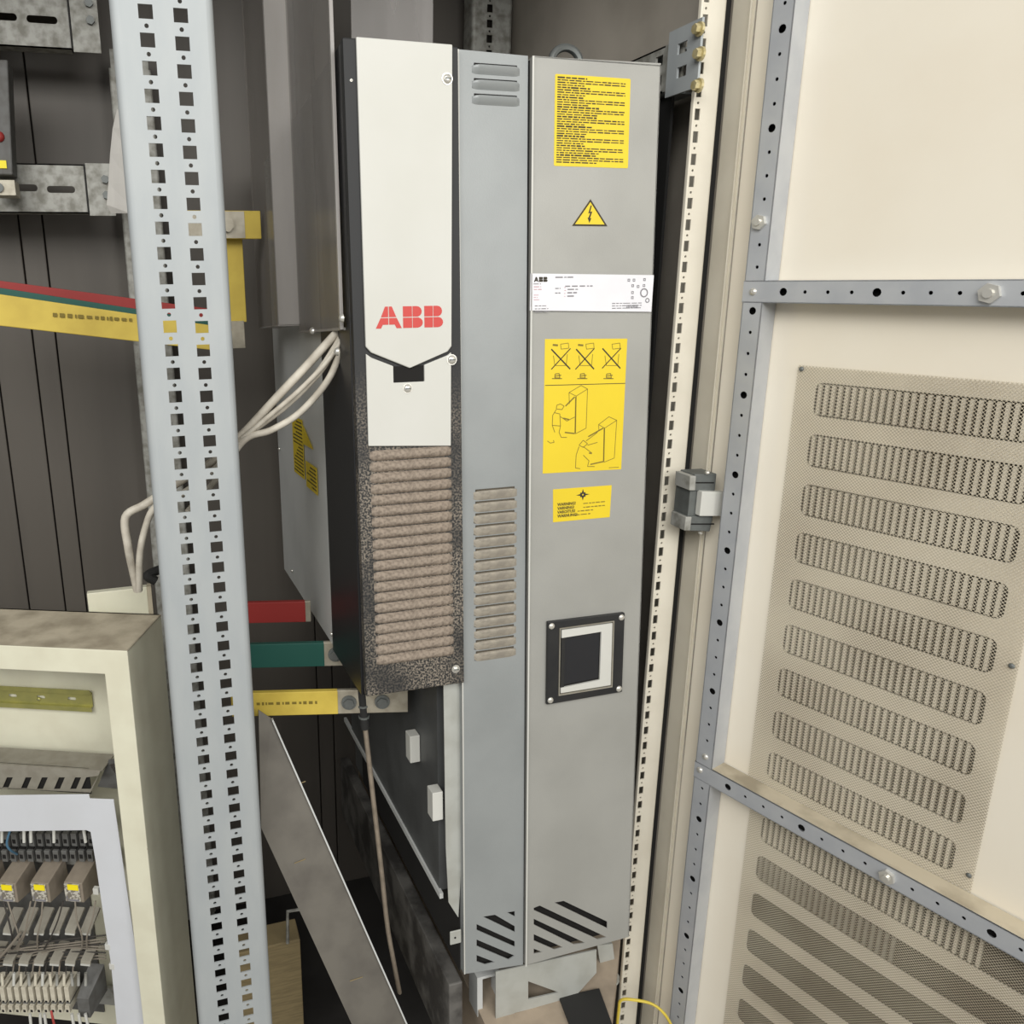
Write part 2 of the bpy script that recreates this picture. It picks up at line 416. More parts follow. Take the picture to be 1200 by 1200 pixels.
# ------------------------------------------------------------------ left bay: slotted rails, busbars
def slot(x0, x1, zc, h): return rrect(x0, x1, zc-h/2, zc+h/2, h*.45, 3)
Yr = 1.44
def slotted_rail(z0, z1, xe, slots, label, hole_z):
    t = thing('slotted_rail', (xe+.022, Yr, z0), label, 'rail')
    ox, oy, oz = t.location
    MB().plate(rect(-.75, -.022, 0, z1-z0), [slot(a-ox, b-ox, zc-oz, .0105) for a, b, zc in slots], .002, 0).build('web', 'galv_dirty', t)
    MB().box(-.75, -.022, 0, .03, z1-z0-.002, z1-z0).box(-.75, -.022, 0, .03, 0, .002).build('flange', 'galv_dirty', t)
    MB().plate(rect(-.019, .022, -.004, z1-z0+.002), [circ(.010, hole_z+.01, .004), circ(.010, hole_z-.014, .004)], .002, -.003).build('end_bracket', 'galv_dirty', t, bevel=.0005)
    MB().box(-.0215, -.0195, -.004, .02, 0, z1-z0).build('joint', 'dark', t)
    mb = MB()
    for dz in (.01, -.014): mb.cyl((.010, -.003, hole_z+dz), (.010, -.009, hole_z+dz), .0065, 6)
    mb.build('bolt_pair', 'hinge', t)
    return t
A = at(84, 58, Yr); B = at(103, 250, Yr); T_ = at(60, 192, Yr)
slotted_rail(A.z, A.z+.13, A.x+.0, [(at(31, 22, Yr).x, at(67, 22, Yr).x, at(50, 23, Yr).z), (at(-20, 22, Yr).x, at(20, 22, Yr).x, at(0, 19, Yr).z)],
             'upper dusty slotted rail across the left bay, topmost of the two', .055)
slotted_rail(B.z, T_.z, B.x, [(at(55, 222, Yr).x, at(88, 222, Yr).x, at(72, 222, Yr).z), (at(10, 220, Yr).x, at(44, 220, Yr).x, at(30, 220, Yr).z)],
             'lower slotted rail across the left bay, above the yellow busbar', .042)
# device clipped to the lower rail at the frame edge
t = thing('rail_device', at(0, 226, 1.38), 'grey device with yellow tag cut off by the frame edge', 'device')
d0 = t.location; p = at(9, 70, 1.38)-d0; q = at(15, 205, 1.38)-d0
MB().hexa([(-.05, 0, q.z), (q.x, 0, q.z), (p.x, 0, p.z), (-.05, 0, p.z), (-.05, .05, q.z), (q.x, .05, q.z), (p.x, .05, p.z), (-.05, .05, p.z)]).build('housing', 'dark_terminal', t, bevel=.002)
a = at(-6, 197, 1.378)-d0; b = at(7, 188, 1.378)-d0
MB().box(a.x, b.x, -.002, 0, a.z, b.z).build('yellow_tag', 'relay_label', t)
a = at(-6, 229, 1.375)-d0; b = at(17, 211, 1.375)-d0
MB().box(a.x, b.x, -.006, .04, a.z, b.z).build('foot_clip', 'terminal', t, bevel=.001)
MB().cyl((0, -.006, (a.z+b.z)/2), (0, -.009, (a.z+b.z)/2), .007, 12).build('screw', 'hinge', t)
a = at(2, 160, 1.378)-d0
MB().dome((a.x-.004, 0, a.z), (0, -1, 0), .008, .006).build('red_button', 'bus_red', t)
# curved clear flap beside the upright, its whitish sheen put into the material
pts = [(137, 128), (132, 150), (129, 180), (127, 215), (125, 240), (130, 250)]
mb = MB(); vs = []
for i, (u, v) in enumerate(pts):
    k = at(u, v, 1.22); vs += [k, at(152, v, 1.18)]
mb.add(vs, [(2*i, 2*i+1, 2*i+3, 2*i+2) for i in range(5)])
o = mb.build('plastic_flap', 'flap'); so = o.modifiers.new('thick', 'SOLIDIFY'); so.thickness = .002
tag(o, 'curved clear plastic flap next to the end of the lower slotted rail', 'cover')

def bar(name, p_top_l, p_top_r, hgt_l, hgt_r, Yl, Yr_, thick, m, label, cat='busbar'):
    a = at(*p_top_l, Yl); b = at(*p_top_r, Yr_); c = at(p_top_r[0], p_top_r[1]+hgt_r, Yr_); d = at(p_top_l[0], p_top_l[1]+hgt_l, Yl)
    o0 = (a+b)/2; n = Vector((0, thick, 0))
    vs = [x-o0 for x in (d, c, b, a)]
    o = MB().hexa(vs+[x+n for x in vs]).build(name, m, bevel=.0012)
    o.location = o0
    return tag(o, label, cat) if label else o
bar('busbar', (-60, 336), (272, 385), 39, 28, 1.20, 1.20, .006, 'bus_yellow', 'long yellow sleeved busbar crossing the left bay')
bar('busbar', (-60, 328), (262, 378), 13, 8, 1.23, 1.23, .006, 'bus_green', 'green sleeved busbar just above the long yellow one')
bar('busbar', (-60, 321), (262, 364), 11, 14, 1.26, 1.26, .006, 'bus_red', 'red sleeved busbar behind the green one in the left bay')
# faint print on the yellow bar
mb = MB(); o0 = at(110, 372, 1.198)
words(mb, at(62, 372, 1.198).x-o0.x, at(156, 372, 1.198).x-o0.x, -.004, .004, 0, 1, .7, 5, .7, ragged=False)
o = mb.build('busbar_print', 'ink_soft', bpy.data.objects['busbar']); 
o.location = o0-bpy.data.objects['busbar'].location; o.rotation_euler = (0, math.radians(5.5), 0)

def sleeved(name, y, label, ut, ub, u_l, u_s, u_r, m, holes):
    """Busbar with a sleeve that stops short of the bare tinned end; swung a little about the vertical."""
    f = Frame(at(u_l, ut, y), Matrix.Rotation(-.25, 3, 'Z'))
    t = thing(name, label=label, cat='busbar'); f.place(t)
    vm = (ut+ub)/2; h = f.at(u_s, ub, b=0).z; L_ = f.at(u_s, vm, b=0).x
    MB().box(0, L_, 0, .008, h, 0).build('sleeve', m, t, bevel=.001)
    if u_r > u_s:
        MB().box(L_-.001, f.at(u_r, vm, b=0).x, .001, .007, h, 0).build('bare_end', 'tin', t, bevel=.0006)
        for u in holes:
            x = f.at(u, vm, b=0).x
            mb = MB().cyl((x, .001, h/2), (x, -.002, h/2), .0105, 16); mb.smooth = True
            mb.cyl((x, -.002, h/2), (x, -.005, h/2), .0075, 6)
            mb.build('bolt', 'hinge', t)
    return t
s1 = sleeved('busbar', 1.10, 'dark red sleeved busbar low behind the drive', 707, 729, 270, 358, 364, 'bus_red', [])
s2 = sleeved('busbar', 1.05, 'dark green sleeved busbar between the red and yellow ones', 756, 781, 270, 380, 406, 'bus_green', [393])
s3 = sleeved('busbar', 1.00, 'low yellow sleeved busbar with two bolts on its bare end', 813, 837, 270, 396, 478, 'bus_yellow', [409, 448])
mb = MB(); words(mb, .035, .120, -.020, -.013, -.0003, 1, .7, 9, .7, ragged=False)
mb.build('print', 'ink_soft', s3)
# bracket at the end of the yellow bar
k = at(468, 835, .955)
tag(MB().box(0, .012, 0, .02, 0, .036).build('bar_clamp', 'galv_dirty', bevel=.001), 'small light clamp at the tip of the low yellow busbar', 'clamp').location = k
# upper busbar stub beside the upright
k = at(262, 280, 1.22)
t = thing('busbar', k, 'short horizontal brass coloured busbar stub above the vertical one', 'busbar')
e = at(305, 247, 1.22)-k
MB().box(-.05, e.x, 0, .008, 0, e.z).build('stub', 'bus_yellow', t, bevel=.001)
f = at(286, 247, 1.218)-k
MB().box(-.05, f.x, -.001, 0, .001, e.z-.001).build('bare_face', 'tin', t)
x = (at(266, 262, 1.21)-k).x
MB().cyl((x, 0, e.z*.5), (x, -.008, e.z*.5), .011, 6).build('bolt', 'tin', t)
k = at(266, 378, 1.24); e = at(284, 280, 1.24)
t = thing('busbar', k, 'vertical yellow sleeved busbar emerging from behind the bluish upright', 'busbar')
MB().box(-.02, e.x-k.x, 0, .008, 0, e.z-k.z).build('sleeve', 'bus_yellow', t, bevel=.001)
f = at(288, 408, 1.235)-k
MB().box(-.01, f.x, -.004, .01, f.z, .002).build('bare_end', 'tin', t, bevel=.001)

# ------------------------------------------------------------------ drive
RD = (Matrix.Rotation(.0061, 3, 'Z') @ Matrix.Rotation(.0074, 3, 'Y') @ Matrix.Rotation(-.0732, 3, 'X'))
FD = Frame(Vector((.3485, .882, Z(.2366)))+RD @ Vector((0, .008, 0)), RD)
drive = thing('frequency_drive', label='tall grey and black drive module with white front panel and red lettering', cat='drive')
FD.place(drive)
BX = -.1265
# grey body behind the panels
MB().box(-.001, .2505, .006, .56, -1.150, -.001).build('housing', 'drive_low', drive, bevel=.002)
MB().box(BX+.002, 0, .15, .57, -.728, -.001).build('side_housing', 'drive_side', drive, bevel=.001)
MB().box(-.021, -.001, .03, .5, -1.04, -.72).build('lower_side_housing', 'drive_low', drive)
# middle panel with cut slots
def ccw(s_):
    cx = sum(a[0] for a in s_)/len(s_); cz = sum(a[1] for a in s_)/len(s_)
    return sorted(s_, key=lambda q: math.atan2(q[1]-cz, q[0]-cx))
def slot_px(pts, b): return ccw([(lambda k: (k.x, k.z))(FD.at(500+u/4, 920+v/4, b=b)) for u, v in pts])
mid_slots = [slot_px(p, -.0045) for p in (
    [(377, 597), (413, 591), (413, 616)], [(264, 617), (320, 608), (413, 662), (413, 689)], [(234, 652), (413, 733), (413, 758), (234, 679)],
    [(234, 724), (413, 800), (385, 818), (234, 754)], [(234, 797), (320, 830), (275, 841), (234, 827)])]
mb = MB().plate([(.0, -1.1465), (.0875, -1.1555), (.0835, -.0015), (.0, 0)], mid_slots, .0015, -.0045)
mb.box(.0, .0015, -.0045, .01, -1.146, -.001).box(.0, .0835, -.003, .006, -.0025, -.001)
mb.build('middle_panel', 'drive_blue', drive)
right_slots = [slot_px(p, -.0075) for p in (
    [(599, 551), (642, 543), (846, 640), (846, 671)], [(502, 576), (530, 565), (843, 713), (802, 723), (502, 586)], [(502, 627), (743, 740), (690, 747), (502, 654)],
    [(502, 699), (638, 760), (600, 771), (502, 729)], [(502, 767), (543, 783), (502, 791)])]
mb = MB().plate([(.0895, -1.1545), (.2515, -1.1520), (.2515, 0), (.0875, -.0025)], right_slots, .0015, -.0075)
mb.plate([(.0875, -.0025), (.0895, -1.1545), (.0915, -1.1545), (.0895, -.0025)], (), .008, -.0095)
mb.box(.2500, .2515, -.0075, .3, -1.15, -.001).box(.089, .2515, -.0075, .006, -.0035, -.002)
mb.build('right_panel', 'drive_grey', drive)
MB().box(.2516, .253, .0, .56, -1.15, -.003).build('right_side', 'drive_low', drive)
MB().plate([(.0862, -.003), (.0882, -1.1545), (.0902, -1.1545), (.0882, -.003)], (), .0006, -.0102).build('lit_edge_strip', 'white', drive, label='white strip painting the lit fold between the two grey panels')  # off-white strip paints the lit look of the bent flange
# dark liner behind the slots
MB().box(.005, .246, .0045, .0058, -1.148, -1.06).build('slot_liner', 'void', drive)
MB().plate([(.0, -1.1465), (.0016, -1.1465), (.0016, 0), (.0, 0)], (), .0006, -.0052).build('panel_edge', 'white', drive, label='bright left edge of the middle grey panel')
# lower left flange with tabs
mb = MB().plate([(-.0212, -.722), (.0, -.722), (.0, -1.005), (-.004, -1.066), (-.0175, -1.04), (-.0205, -.96)], (), .0015, .004)
mb.build('edge_flange', 'zinc_edge', drive)
for z0_, z1_ in ((-.826, -.787), (-.910, -.869)):
    y_ = .03 if z0_ > -.85 else .004
    a = FD.at(490, 862, a=-.024) if z0_ > -.85 else FD.at(517, 928, a=-.024)
    MB().box(-.036, -.0215, a.y, a.y+.02, a.z-.040, a.z).build('tab', 'white', drive, bevel=.0008)
MB().box(-.019, -.003, -.004, -.002, -1.098, -1.078).build('lug', 'zinc_edge', drive, bevel=.001)
MB().cyl((-.012, -.004, -1.088), (-.012, -.0045, -1.088), .0014, 8).build('lug_hole', 'void', drive)
# black cover
mb = MB().plate([(BX+.001, -.7245), (0, -.7255), (-.0025, 0), (BX-.003, .001)], (), .012, -.012)
mb.build('black_cover', 'black_dusty', drive, bevel=.0015)
MB().box(BX-.002, BX+.006, 0, .152, -.728, 0).build('black_cheek', 'black_side', drive, bevel=.001)
MB().box(BX, 0, 0, .152, -.728, -.715).build('black_bottom', 'black_side', drive)
MB().box(BX, 0, 0, .152, -.012, 0).build('black_top', 'black_side', drive)
MB().box(-.0022, -.001, .006, .5, -1.150, -1.04).build('lower_gap_shade', 'void', drive)  # black plate added over the housing side, painting the dark gap there
MB().box(-.024, -.019, .02, .55, -1.045, -1.037).build('rail_lip', 'drive_side', drive)
FY = -.012
# white front plates
mb = MB().plate([(-.1158, .001), (-.0103, .0005), (-.0143, -.3150), (-.0190, -.3205), (-.0645, -.3375), (-.1090, -.3190), (-.1150, -.3125)], (), .004, FY-.004)
wp = mb.build('white_front_plate', 'white', drive, bevel=.0012)
mb = MB().plate([(-.1148, -.3200), (-.1085, -.3245), (-.0837, -.3345), (-.0837, -.3530), (-.0470, -.3530), (-.0470, -.3345), (-.0190, -.3248), (-.0143, -.3215), (-.0157, -.4285), (-.1149, -.4225)], (), .003, FY-.003)
mb.build('lower_white_plate', 'white', drive, bevel=.0008)
MB().box(-.083, -.0475, FY-.0009, FY-.0002, -.3525, -.335).build('notch_shadow', 'void', drive, label='black rectangular notch under the white plate')
# red logo
def logo(mb, x0, z0, w_, h_, kind, y):
    def q(*p): mb.plate([(x0+a*w_, z0+b*h_) for a, b in p], (), .0002, y)
    if kind == 'A':
        q((0, 0), (.20, 0), (.27, .17), (.485, .17), (.485, .475), (.19, .475))
        q((1, 0), (.80, 0), (.73, .17), (.515, .17), (.515, .475), (.81, .475))
        q((.205, .515), (.485, .515), (.485, 1), (.37, 1)); q((.795, .515), (.515, .515), (.515, 1), (.63, 1))
    else:
        q((0, 0), (.455, 0), (.455, .475), (0, .475)); q((0, .515), (.455, .515), (.455, 1), (0, 1))
        arc = lambda cx, cz, r1, r2, a0, a1: [(cx+r1*math.cos(math.radians(a0+(a1-a0)*i/6)), cz+r2*math.sin(math.radians(a0+(a1-a0)*i/6))) for i in range(7)]
        q((.485, 0), *arc(.72, .24, .28, .24, -90, 78), (.485, .475)); q((.485, .515), *arc(.70, .755, .25, .245, -78, 90), (.485, 1))
mb = MB(); zl = -.2932; hl = .0235
logo(mb, -.1032, zl, .0300, hl, 'A', FY-.0043); logo(mb, -.0716, zl, .0232, hl, 'B', FY-.0043); logo(mb, -.0466, zl, .0222, hl, 'B', FY-.0043)
mb.build('red_letters', 'red', wp)
# louvres
def louvre_mesh(name, x0, x1, h, dep, m, flip=False, slit=True):
    mb = MB(); prof = [(0, 0), (.12, .55), (.35, .95), (.6, 1), (.82, .72), (1, .0)]
    if flip: prof = [(0, .0), (.03, .8), (.12, 1), (.4, .85), (.75, .4), (1, 0)]
    ends = ((x0, .0), (x0+h*.35, .75), (x0+h*.8, 1), (x1-h*.8, 1), (x1-h*.35, .75), (x1, .0))
    vs = []
    for x, k in ends:
        kk = .72+.28*k
        for a, d in prof: vs.append((x, -dep*d*k, -h*(.5+(a-.5)*kk)))
    n = len(prof)
    mb.add(vs, [(i*n+j, i*n+j+1, (i+1)*n+j+1, (i+1)*n+j) for i in range(len(ends)-1) for j in range(n-1)])
    me = mb.build(name, m, None, smooth=True)
    return me
N1 = 20; p1 = (.6865-.4275)/N1
lv = louvre_mesh('louvre', -.1130, -.0145, p1*.93, .0052, 'dust')
lv.parent = drive; lv.location = (0, FY, -.4275-.001)
for i in range(1, N1): 
    o = twin(lv, drive, (0, 0, -i*p1)); o.location.x = .0000+i*.00005
sl = MB().box(-.106, -.021, FY-.0005, FY+.001, -.0008, .0008).build('louvre_slit', 'void', drive)
sl.location = (0, 0, -.4275-p1*.92)
for i in range(1, N1): twin(sl, drive, (0, 0, -i*p1))
def mid_louvres(ztop, n, pitch, m, h):
    l = louvre_mesh('vent_louvre', .0165, .0735, h, .0050, m, flip=True); l.parent = drive; l.location = (0, -.0045, ztop)
    s_ = MB().box(.0190, .0700, -.0054, -.0040, -.0010, .0018).build('vent_slit', 'void' if n < 5 else 'filter', drive); s_.location = (0, 0, ztop)  # brown on the lower slits paints the shading between the dusty louvres
    for i in range(1, n): twin(l, drive, (0, 0, -i*pitch)); twin(s_, drive, (0, 0, -i*pitch))
mid_louvres(-.0143, 3, .0155, 'drive_blue', .0095)
mid_louvres(-.4865, 15, .01465, 'dust_light', .0118)
# cover screws
def screw(x, y, z, r, parent, m='steel'):
    mb = MB().cyl((x, y+.0008, z), (x, y-.0006, z), r, 14).dome((x, y-.0006, z), (0, -1, 0), r*.82, r*.45, 14); mb.smooth = True
    o = mb.build('screw', m, parent)
    MB().box(x-r*.55, x+r*.55, y-.0006-r*.44, y-.0002-r*.30, z-r*.12, z+r*.12).build('screw_slot', 'hinge', o)
    return o
screw(-.0168, FY-.004, -.034, .0062, drive); screw(-.0140, FY-.003, -.3298, .0062, drive); screw(-.0110, FY, -.7055, .0052, drive)
screw(-.0675, FY-.003, -.3600, .0058, drive); screw(-.1215, FY, -.040, .0015, drive)
# side plate screws and side labels (plane x = BX)
for u, v in ((342, 669), (362, 708), (388, 743), (395, 716), (327, 526)):
    k = FD.at(u, v, a=BX)
    mb = MB().dome((BX+.001, k.y, k.z), (-1, 0, 0), .003, .003, 10); mb.smooth = True; mb.build('side_screw', 'steel', drive)
def side_label(quad, name, ink):
    q = [FD.at(u, v, a=BX) for u, v in quad]
    y0 = q[1].y; y1 = q[0].y; z0 = (q[2].z+q[3].z)/2; z1 = (q[0].z+q[1].z)/2
    o = MB().plate(rect(y0, y1, z0, z1), (), .0004, BX-.0002, YZ).build(name, 'yellow', drive)
    mb = MB()
    n = max(2, int((z1-z0)/.006)); 
    words(mb, y0+.004, y1-.004, z0+.003, z1-.003, BX-.0004, n, .45, 3, .9, YZ)
    mb.build('label_print', 'ink', o)
side_label([(342, 487), (354, 492), (358, 560), (345, 555)], 'side_label', 1)
side_label([(358, 540), (371, 548), (371, 578), (360, 572)], 'side_label', 1)
k = [FD.at(*p, a=BX) for p in ((355, 498), (367, 527), (355, 520))]
o = MB().plate([(k[0].y, k[0].z), (k[1].y, k[1].z), (k[2].y, k[2].z)], (), .0004, BX-.0002, YZ).build('side_triangle', 'yellow', drive)
# front labels
PY = -.0075
def label_plate(x0, x1, z0, z1, m, name, tilt=0):
    return MB().plate(rrect(x0, x1, z0, z1, .0015, 2), (), .0003, PY-.0003).build(name, m, drive)
l1 = label_plate(.1155, .2118, -.1162, -.0190, 'yellow', 'warning_label')
mb = MB(); rnd = random.Random(4); z = -.0222
for i in range(36):
    bold = i % 4 == 0
    end = .2055 if not bold and i % 4 != 3 else rnd.uniform(.150, .175)
    words(mb, .1185, end, z-.0012, z+.0010, PY-.0005, 1, .85 if bold else .62, i, .93, ragged=False); z -= .00256
mb.build('label_print', 'ink', l1)
tri = MB().plate([(.1400, -.1815), (.1865, -.1815), (.1633, -.1515)], (), .0003, PY-.0003).build('hazard_triangle', 'yellow', drive)
mb = MB().plate([(.1400, -.1815), (.1865, -.1815), (.1633, -.1515)], [[(.1437, -.1796), (.1828, -.1796), (.1633, -.1546)]], .0002, PY-.0005)
mb.plate([(.1637, -.1585), (.1608, -.1675), (.1634, -.1668), (.1612, -.1722), (.1600, -.1720), (.1625, -.1780), (.1650, -.1725), (.1632, -.1727), (.1660, -.1650), (.1632, -.1657), (.1652, -.1585)], (), .0002, PY-.0005)
mb.build('bolt_symbol', 'ink', tri)
l2 = MB().plate([(.0858, -.2768), (.2488, -.2812), (.2505, -.2378), (.0863, -.2350)], (), .0004, PY-.0027).build('rating_plate', 'label_white', drive)
mb = MB(); Y2 = PY-.0031
logo(mb, .0905, -.2445, .0060, .0055, 'A', Y2); logo(mb, .0970, -.2445, .0052, .0055, 'B', Y2); logo(mb, .1027, -.2445, .0052, .0055, 'B', Y2)
mb.build('plate_letters', 'ink', l2)
mb = MB()
words(mb, .118, .142, -.2405, -.2385, Y2, 1, .7, 2, ragged=False); words(mb, .0900, .1065, -.2475, -.2460, Y2, 1, .7, 3)
words(mb, .118, .125, -.260, -.2495, Y2, 2, .25, 4, ragged=False); words(mb, .131, .168, -.2505, -.2490, Y2, 1, .9, 5, .8, ragged=False)
words(mb, .134, .150, -.263, -.2515, Y2, 3, .4, 6); words(mb, .092, .116, -.280, -.270, Y2, 3, .3, 7); words(mb, .194, .235, -.2775, -.2690, Y2, 3, .35, 8, ragged=False)
for i in range(9): mb.plate(rect(.214+i*.0018, .2149+i*.0018, -.2765, -.2725), (), .0001, Y2)
mb.plate(circ(.2375, -.2585, .0055, 12), [circ(.2375, -.2585, .0040, 12)], .0001, Y2); mb.plate(circ(.2425, -.2675, .0030, 10), [circ(.2425, -.2675, .0018, 10)], .0001, Y2)
for x, z in ((.2160, -.2435), (.2230, -.2435), (.2375, -.2430), (.2215, -.2500), (.2290, -.2510), (.2370, -.2500), (.2215, -.2580), (.2215, -.2640)):
    mb.plate(rect(x-.0016, x+.0016, z-.0016, z+.0016), [circ(x, z, .0010, 6)], .0001, Y2)
mb.build('plate_print', 'ink_grey', l2)
mb = MB(); words(mb, .0905, .104, -.2545, -.2485, Y2, 2, .35, 11); words(mb, .0905, .100, -.266, -.258, Y2, 3, .3, 12); words(mb, .1300, .1325, -.263, -.2495, Y2, 4, .3, 13)
mb.build('plate_print_pink', 'ink_pink', l2)
l3 = MB().plate([(.1062, -.4712), (.2152, -.4737), (.2182, -.3125), (.1070, -.3100)], (), .0003, PY-.0003).build('handling_label', 'yellow', drive)
def strokes(mb, segs, wd, y=PY-.0005):
    for seg in segs:
        for (x0, z0), (x1, z1) in zip(seg[:-1], seg[1:]):
            dx, dz = x1-x0, z1-z0; L_ = math.hypot(dx, dz) or 1e-6; nx, nz = -dz/L_*wd/2, dx/L_*wd/2
            mb.plate([(x0-nx, z0-nz), (x1-nx, z1-nz), (x1+nx, z1+nz), (x0+nx, z0+nz)], (), .0001, y)
def P600(x, z):                                # crop pixels (600 + x/6, ...) of the lower label view
    k = FD.at(600+x/6, z, b=PY); return (k.x, k.z)
def px2(pts, oy): return [P600(x, oy+y/6) for x, y in pts]
mb = MB()
for a, b, c, d in (((275, 655), (408, 795), (410, 650), (275, 797)), ((450, 655), (575, 795), (578, 650), (445, 797)), ((635, 650), (760, 790), (765, 648), (632, 790))):
    strokes(mb, [px2([a, b], 300)], .0017); strokes(mb, [px2([c, d], 300)], .0012)
strokes(mb, [px2([(232, 910), (795, 895)], 300)], .0008)
mb.build('cross_marks', 'ink', l3)
mb = MB()
for ox in (0, 178, 362):
    strokes(mb, [px2([(285+ox, 625), (322+ox, 628)], 300)], .0022) if ox < 300 else None
    strokes(mb, [px2([(340+ox, 620), (395+ox, 612), (398+ox, 648), (345+ox, 655), (340+ox, 620)], 300), px2([(290+ox, 700), (300+ox, 770), (380+ox, 770), (388+ox, 690)], 300)], .0007)
    strokes(mb, [px2([(280+ox, 862), (350+ox, 862)], 300), px2([(302+ox, 830), (330+ox, 826), (335+ox, 858), (300+ox, 856), (302+ox, 830)], 300), px2([(300+ox, 845), (345+ox, 838)], 300)], .0011)
# two cabinets with bending figures, as line art
strokes(mb, [px2([(400, 120), (485, 70), (530, 95), (520, 370), (445, 410), (450, 145), (400, 120)], 440), px2([(450, 145), (530, 95)], 440), px2([(400, 120), (402, 200)], 440),
             px2([(608, 345), (680, 290), (735, 315), (718, 580), (645, 610), (650, 370), (608, 345)], 440), px2([(650, 370), (735, 315)], 440), px2([(608, 345), (610, 390)], 440)], .0007)
strokes(mb, [px2([(310, 235), (315, 208), (340, 200), (365, 215), (350, 240), (310, 235)], 440), px2([(310, 240), (285, 280), (282, 350), (340, 355), (335, 270), (300, 262)], 440),
             px2([(340, 290), (385, 320), (440, 292)], 440), px2([(340, 355), (330, 400), (345, 435), (385, 435)], 440), px2([(282, 350), (300, 400)], 440), px2([(248, 460), (268, 475), (295, 470), (290, 455)], 440),
             px2([(470, 490), (500, 455), (530, 480), (500, 505), (470, 490)], 440), px2([(470, 500), (450, 560), (445, 650), (478, 655)], 440), px2([(500, 500), (560, 545)], 440), px2([(500, 560), (540, 600), (530, 640), (580, 640)], 440),
             px2([(520, 460), (600, 400)], 440), px2([(530, 490), (600, 470)], 440)], .0008)
strokes(mb, [px2([(375, 215), (440, 150)], 440), px2([(360, 300), (400, 310)], 440), px2([(370, 400), (440, 408)], 440), px2([(535, 430), (640, 370)], 440), px2([(540, 545), (560, 548)], 440), px2([(550, 625), (640, 605)], 440), px2([(448, 150), (443, 405)], 440), px2([(648, 372), (643, 605)], 440)], .0016)
strokes(mb, [px2([(680, 648), (750, 645)], 440)], .0007)
mb.build('line_drawing', 'ink_soft', l3)
l4 = MB().plate([(.1212, -.5335), (.2008, -.5340), (.2024, -.4930), (.1205, -.4920)], (), .0003, PY-.0003).build('caution_label', 'yellow', drive)
mb = MB()
cx_, cz_ = P600(497, 440+838/6)
st = []
for i in range(16):
    r = .0085 if i % 4 == 0 else (.0035 if i % 2 else .0048); a = math.pi*i/8; st.append((cx_+r*1.1*math.cos(a), cz_+r*.85*math.sin(a)))
mb.plate(st, [circ(cx_, cz_, .0012, 6)], .0001, PY-.0005); mb.build('star_symbol', 'ink', l4)
for i, (b_, e_) in enumerate((('WARNING!', .033), ('VARNING!', .034), ('VAROITUS!', .030), ('WARNUNG!', .020))):
    x, z = P600(318, 440+(918+i*27)/6)
    text(b_, 'caution_text', .0052, (x, PY-.0005, z), 'ink', l4, .00012, .95)
mb = MB()
for i in range(4):
    x, z = P600(500-(20*i if i > 1 else 0), 440+(900+i*27)/6)
    words(mb, x, x+(.031 if i < 2 else .022), z-.001, z+.001, PY-.0005, 1, .7, 30+i, ragged=False)
mb.build('caution_print', 'ink_soft', l4)
# display holder
dh = MB().plate([(.1138, -.7728), (.2240, -.7722), (.2244, -.6622), (.1137, -.6608)], [rect(.1300, .2085, -.7625, -.6710)], .005, PY-.005).build('display_frame', 'black', drive, bevel=.001)
MB().plate(rect(.1300, .2085, -.7625, -.6710), [rect(.1312, .2070, -.7610, -.6722)], .006, PY-.006).build('display_lip', 'grey_plastic', dh)
MB().plate([(.1335, -.7600), (.2065, -.7600), (.2065, -.6740), (.1335, -.6740), (.1335, -.6850), (.1905, -.6840), (.1900, -.7500), (.1335, -.7525)], (), .003, PY-.0050).build('display_bezel', 'white', dh, bevel=.0006)
MB().box(.1305, .2085, PY-.0012, PY-.0002, -.7625, -.6710).build('display_well', 'void', dh)
MB().box(.1335, .1385, PY-.004, PY-.0012, -.7525, -.6850).build('display_side', 'dark', dh)
MB().plate([(.1385, -.7500), (.1890, -.7480), (.1895, -.6855), (.1385, -.6865)], (), .0006, PY-.0020).build('display_glass', mat('dark_display_glass', (26, 27, 31), .55), dh)
for x, z in ((.1190, -.6670), (.2195, -.6680), (.1188, -.7672), (.2190, -.7668)): 
    mb = MB().dome((x, PY-.005, z), (0, -1, 0), .0042, .0022, 12); mb.smooth = True; mb.build('display_screw', 'steel', dh)
# lifting eye on top
mb = MB(); c = FD.at(663, 70, b=.10)
pts = [(c.x+.020*math.cos(a), .10, c.z-.004+.018*math.sin(a)) for a in [math.pi*i/8 for i in range(9)]]
mb.tube(pts, .005, 8, sub=2); mb.build('lifting_eye', 'hinge', drive)

# clear shield beside the top of the drive
sh = thing('clear_shield', label='tall smoky clear plastic cover at the left of the white drive front', cat='cover'); FD.place(sh)
SA = BX-.006
q0 = FD.at(401, 386, a=SA); q1 = FD.at(352, 380, a=SA); q2 = FD.at(304, 374, a=SA-.03)
MB().box(SA-.002, SA, q0.y, q1.y, q0.z+.002, .36).build('side_sheet', 'smoky', sh)
MB().box(SA-.032, SA-.030, q1.y, q2.y, q1.z, .36).build('rear_sheet', 'smoky', sh)
MB().box(SA-.031, SA, q1.y-.002, q1.y+.001, q1.z, .36).box(SA-.003, SA+.001, q0.y-.003, q0.y+.002, q0.z, .36).build('corner_edge', 'smoky_edge', sh)
MB().box(SA-.032, SA, q1.y, q2.y, q1.z-.002, q1.z).box(SA-.002, SA+.006, q0.y, q1.y, q0.z-.001, q0.z+.002).build('bottom_rim', 'smoky_edge', sh)
for u, v in ((401, 373), (366, 388), (395, 412)):
    k = FD.at(u, v, a=SA-.003)
    mb = MB().dome((SA-.002, k.y, k.z), (-1, 0, 0), .005, .005, 10); mb.smooth = True; mb.build('screw', 'steel', sh)
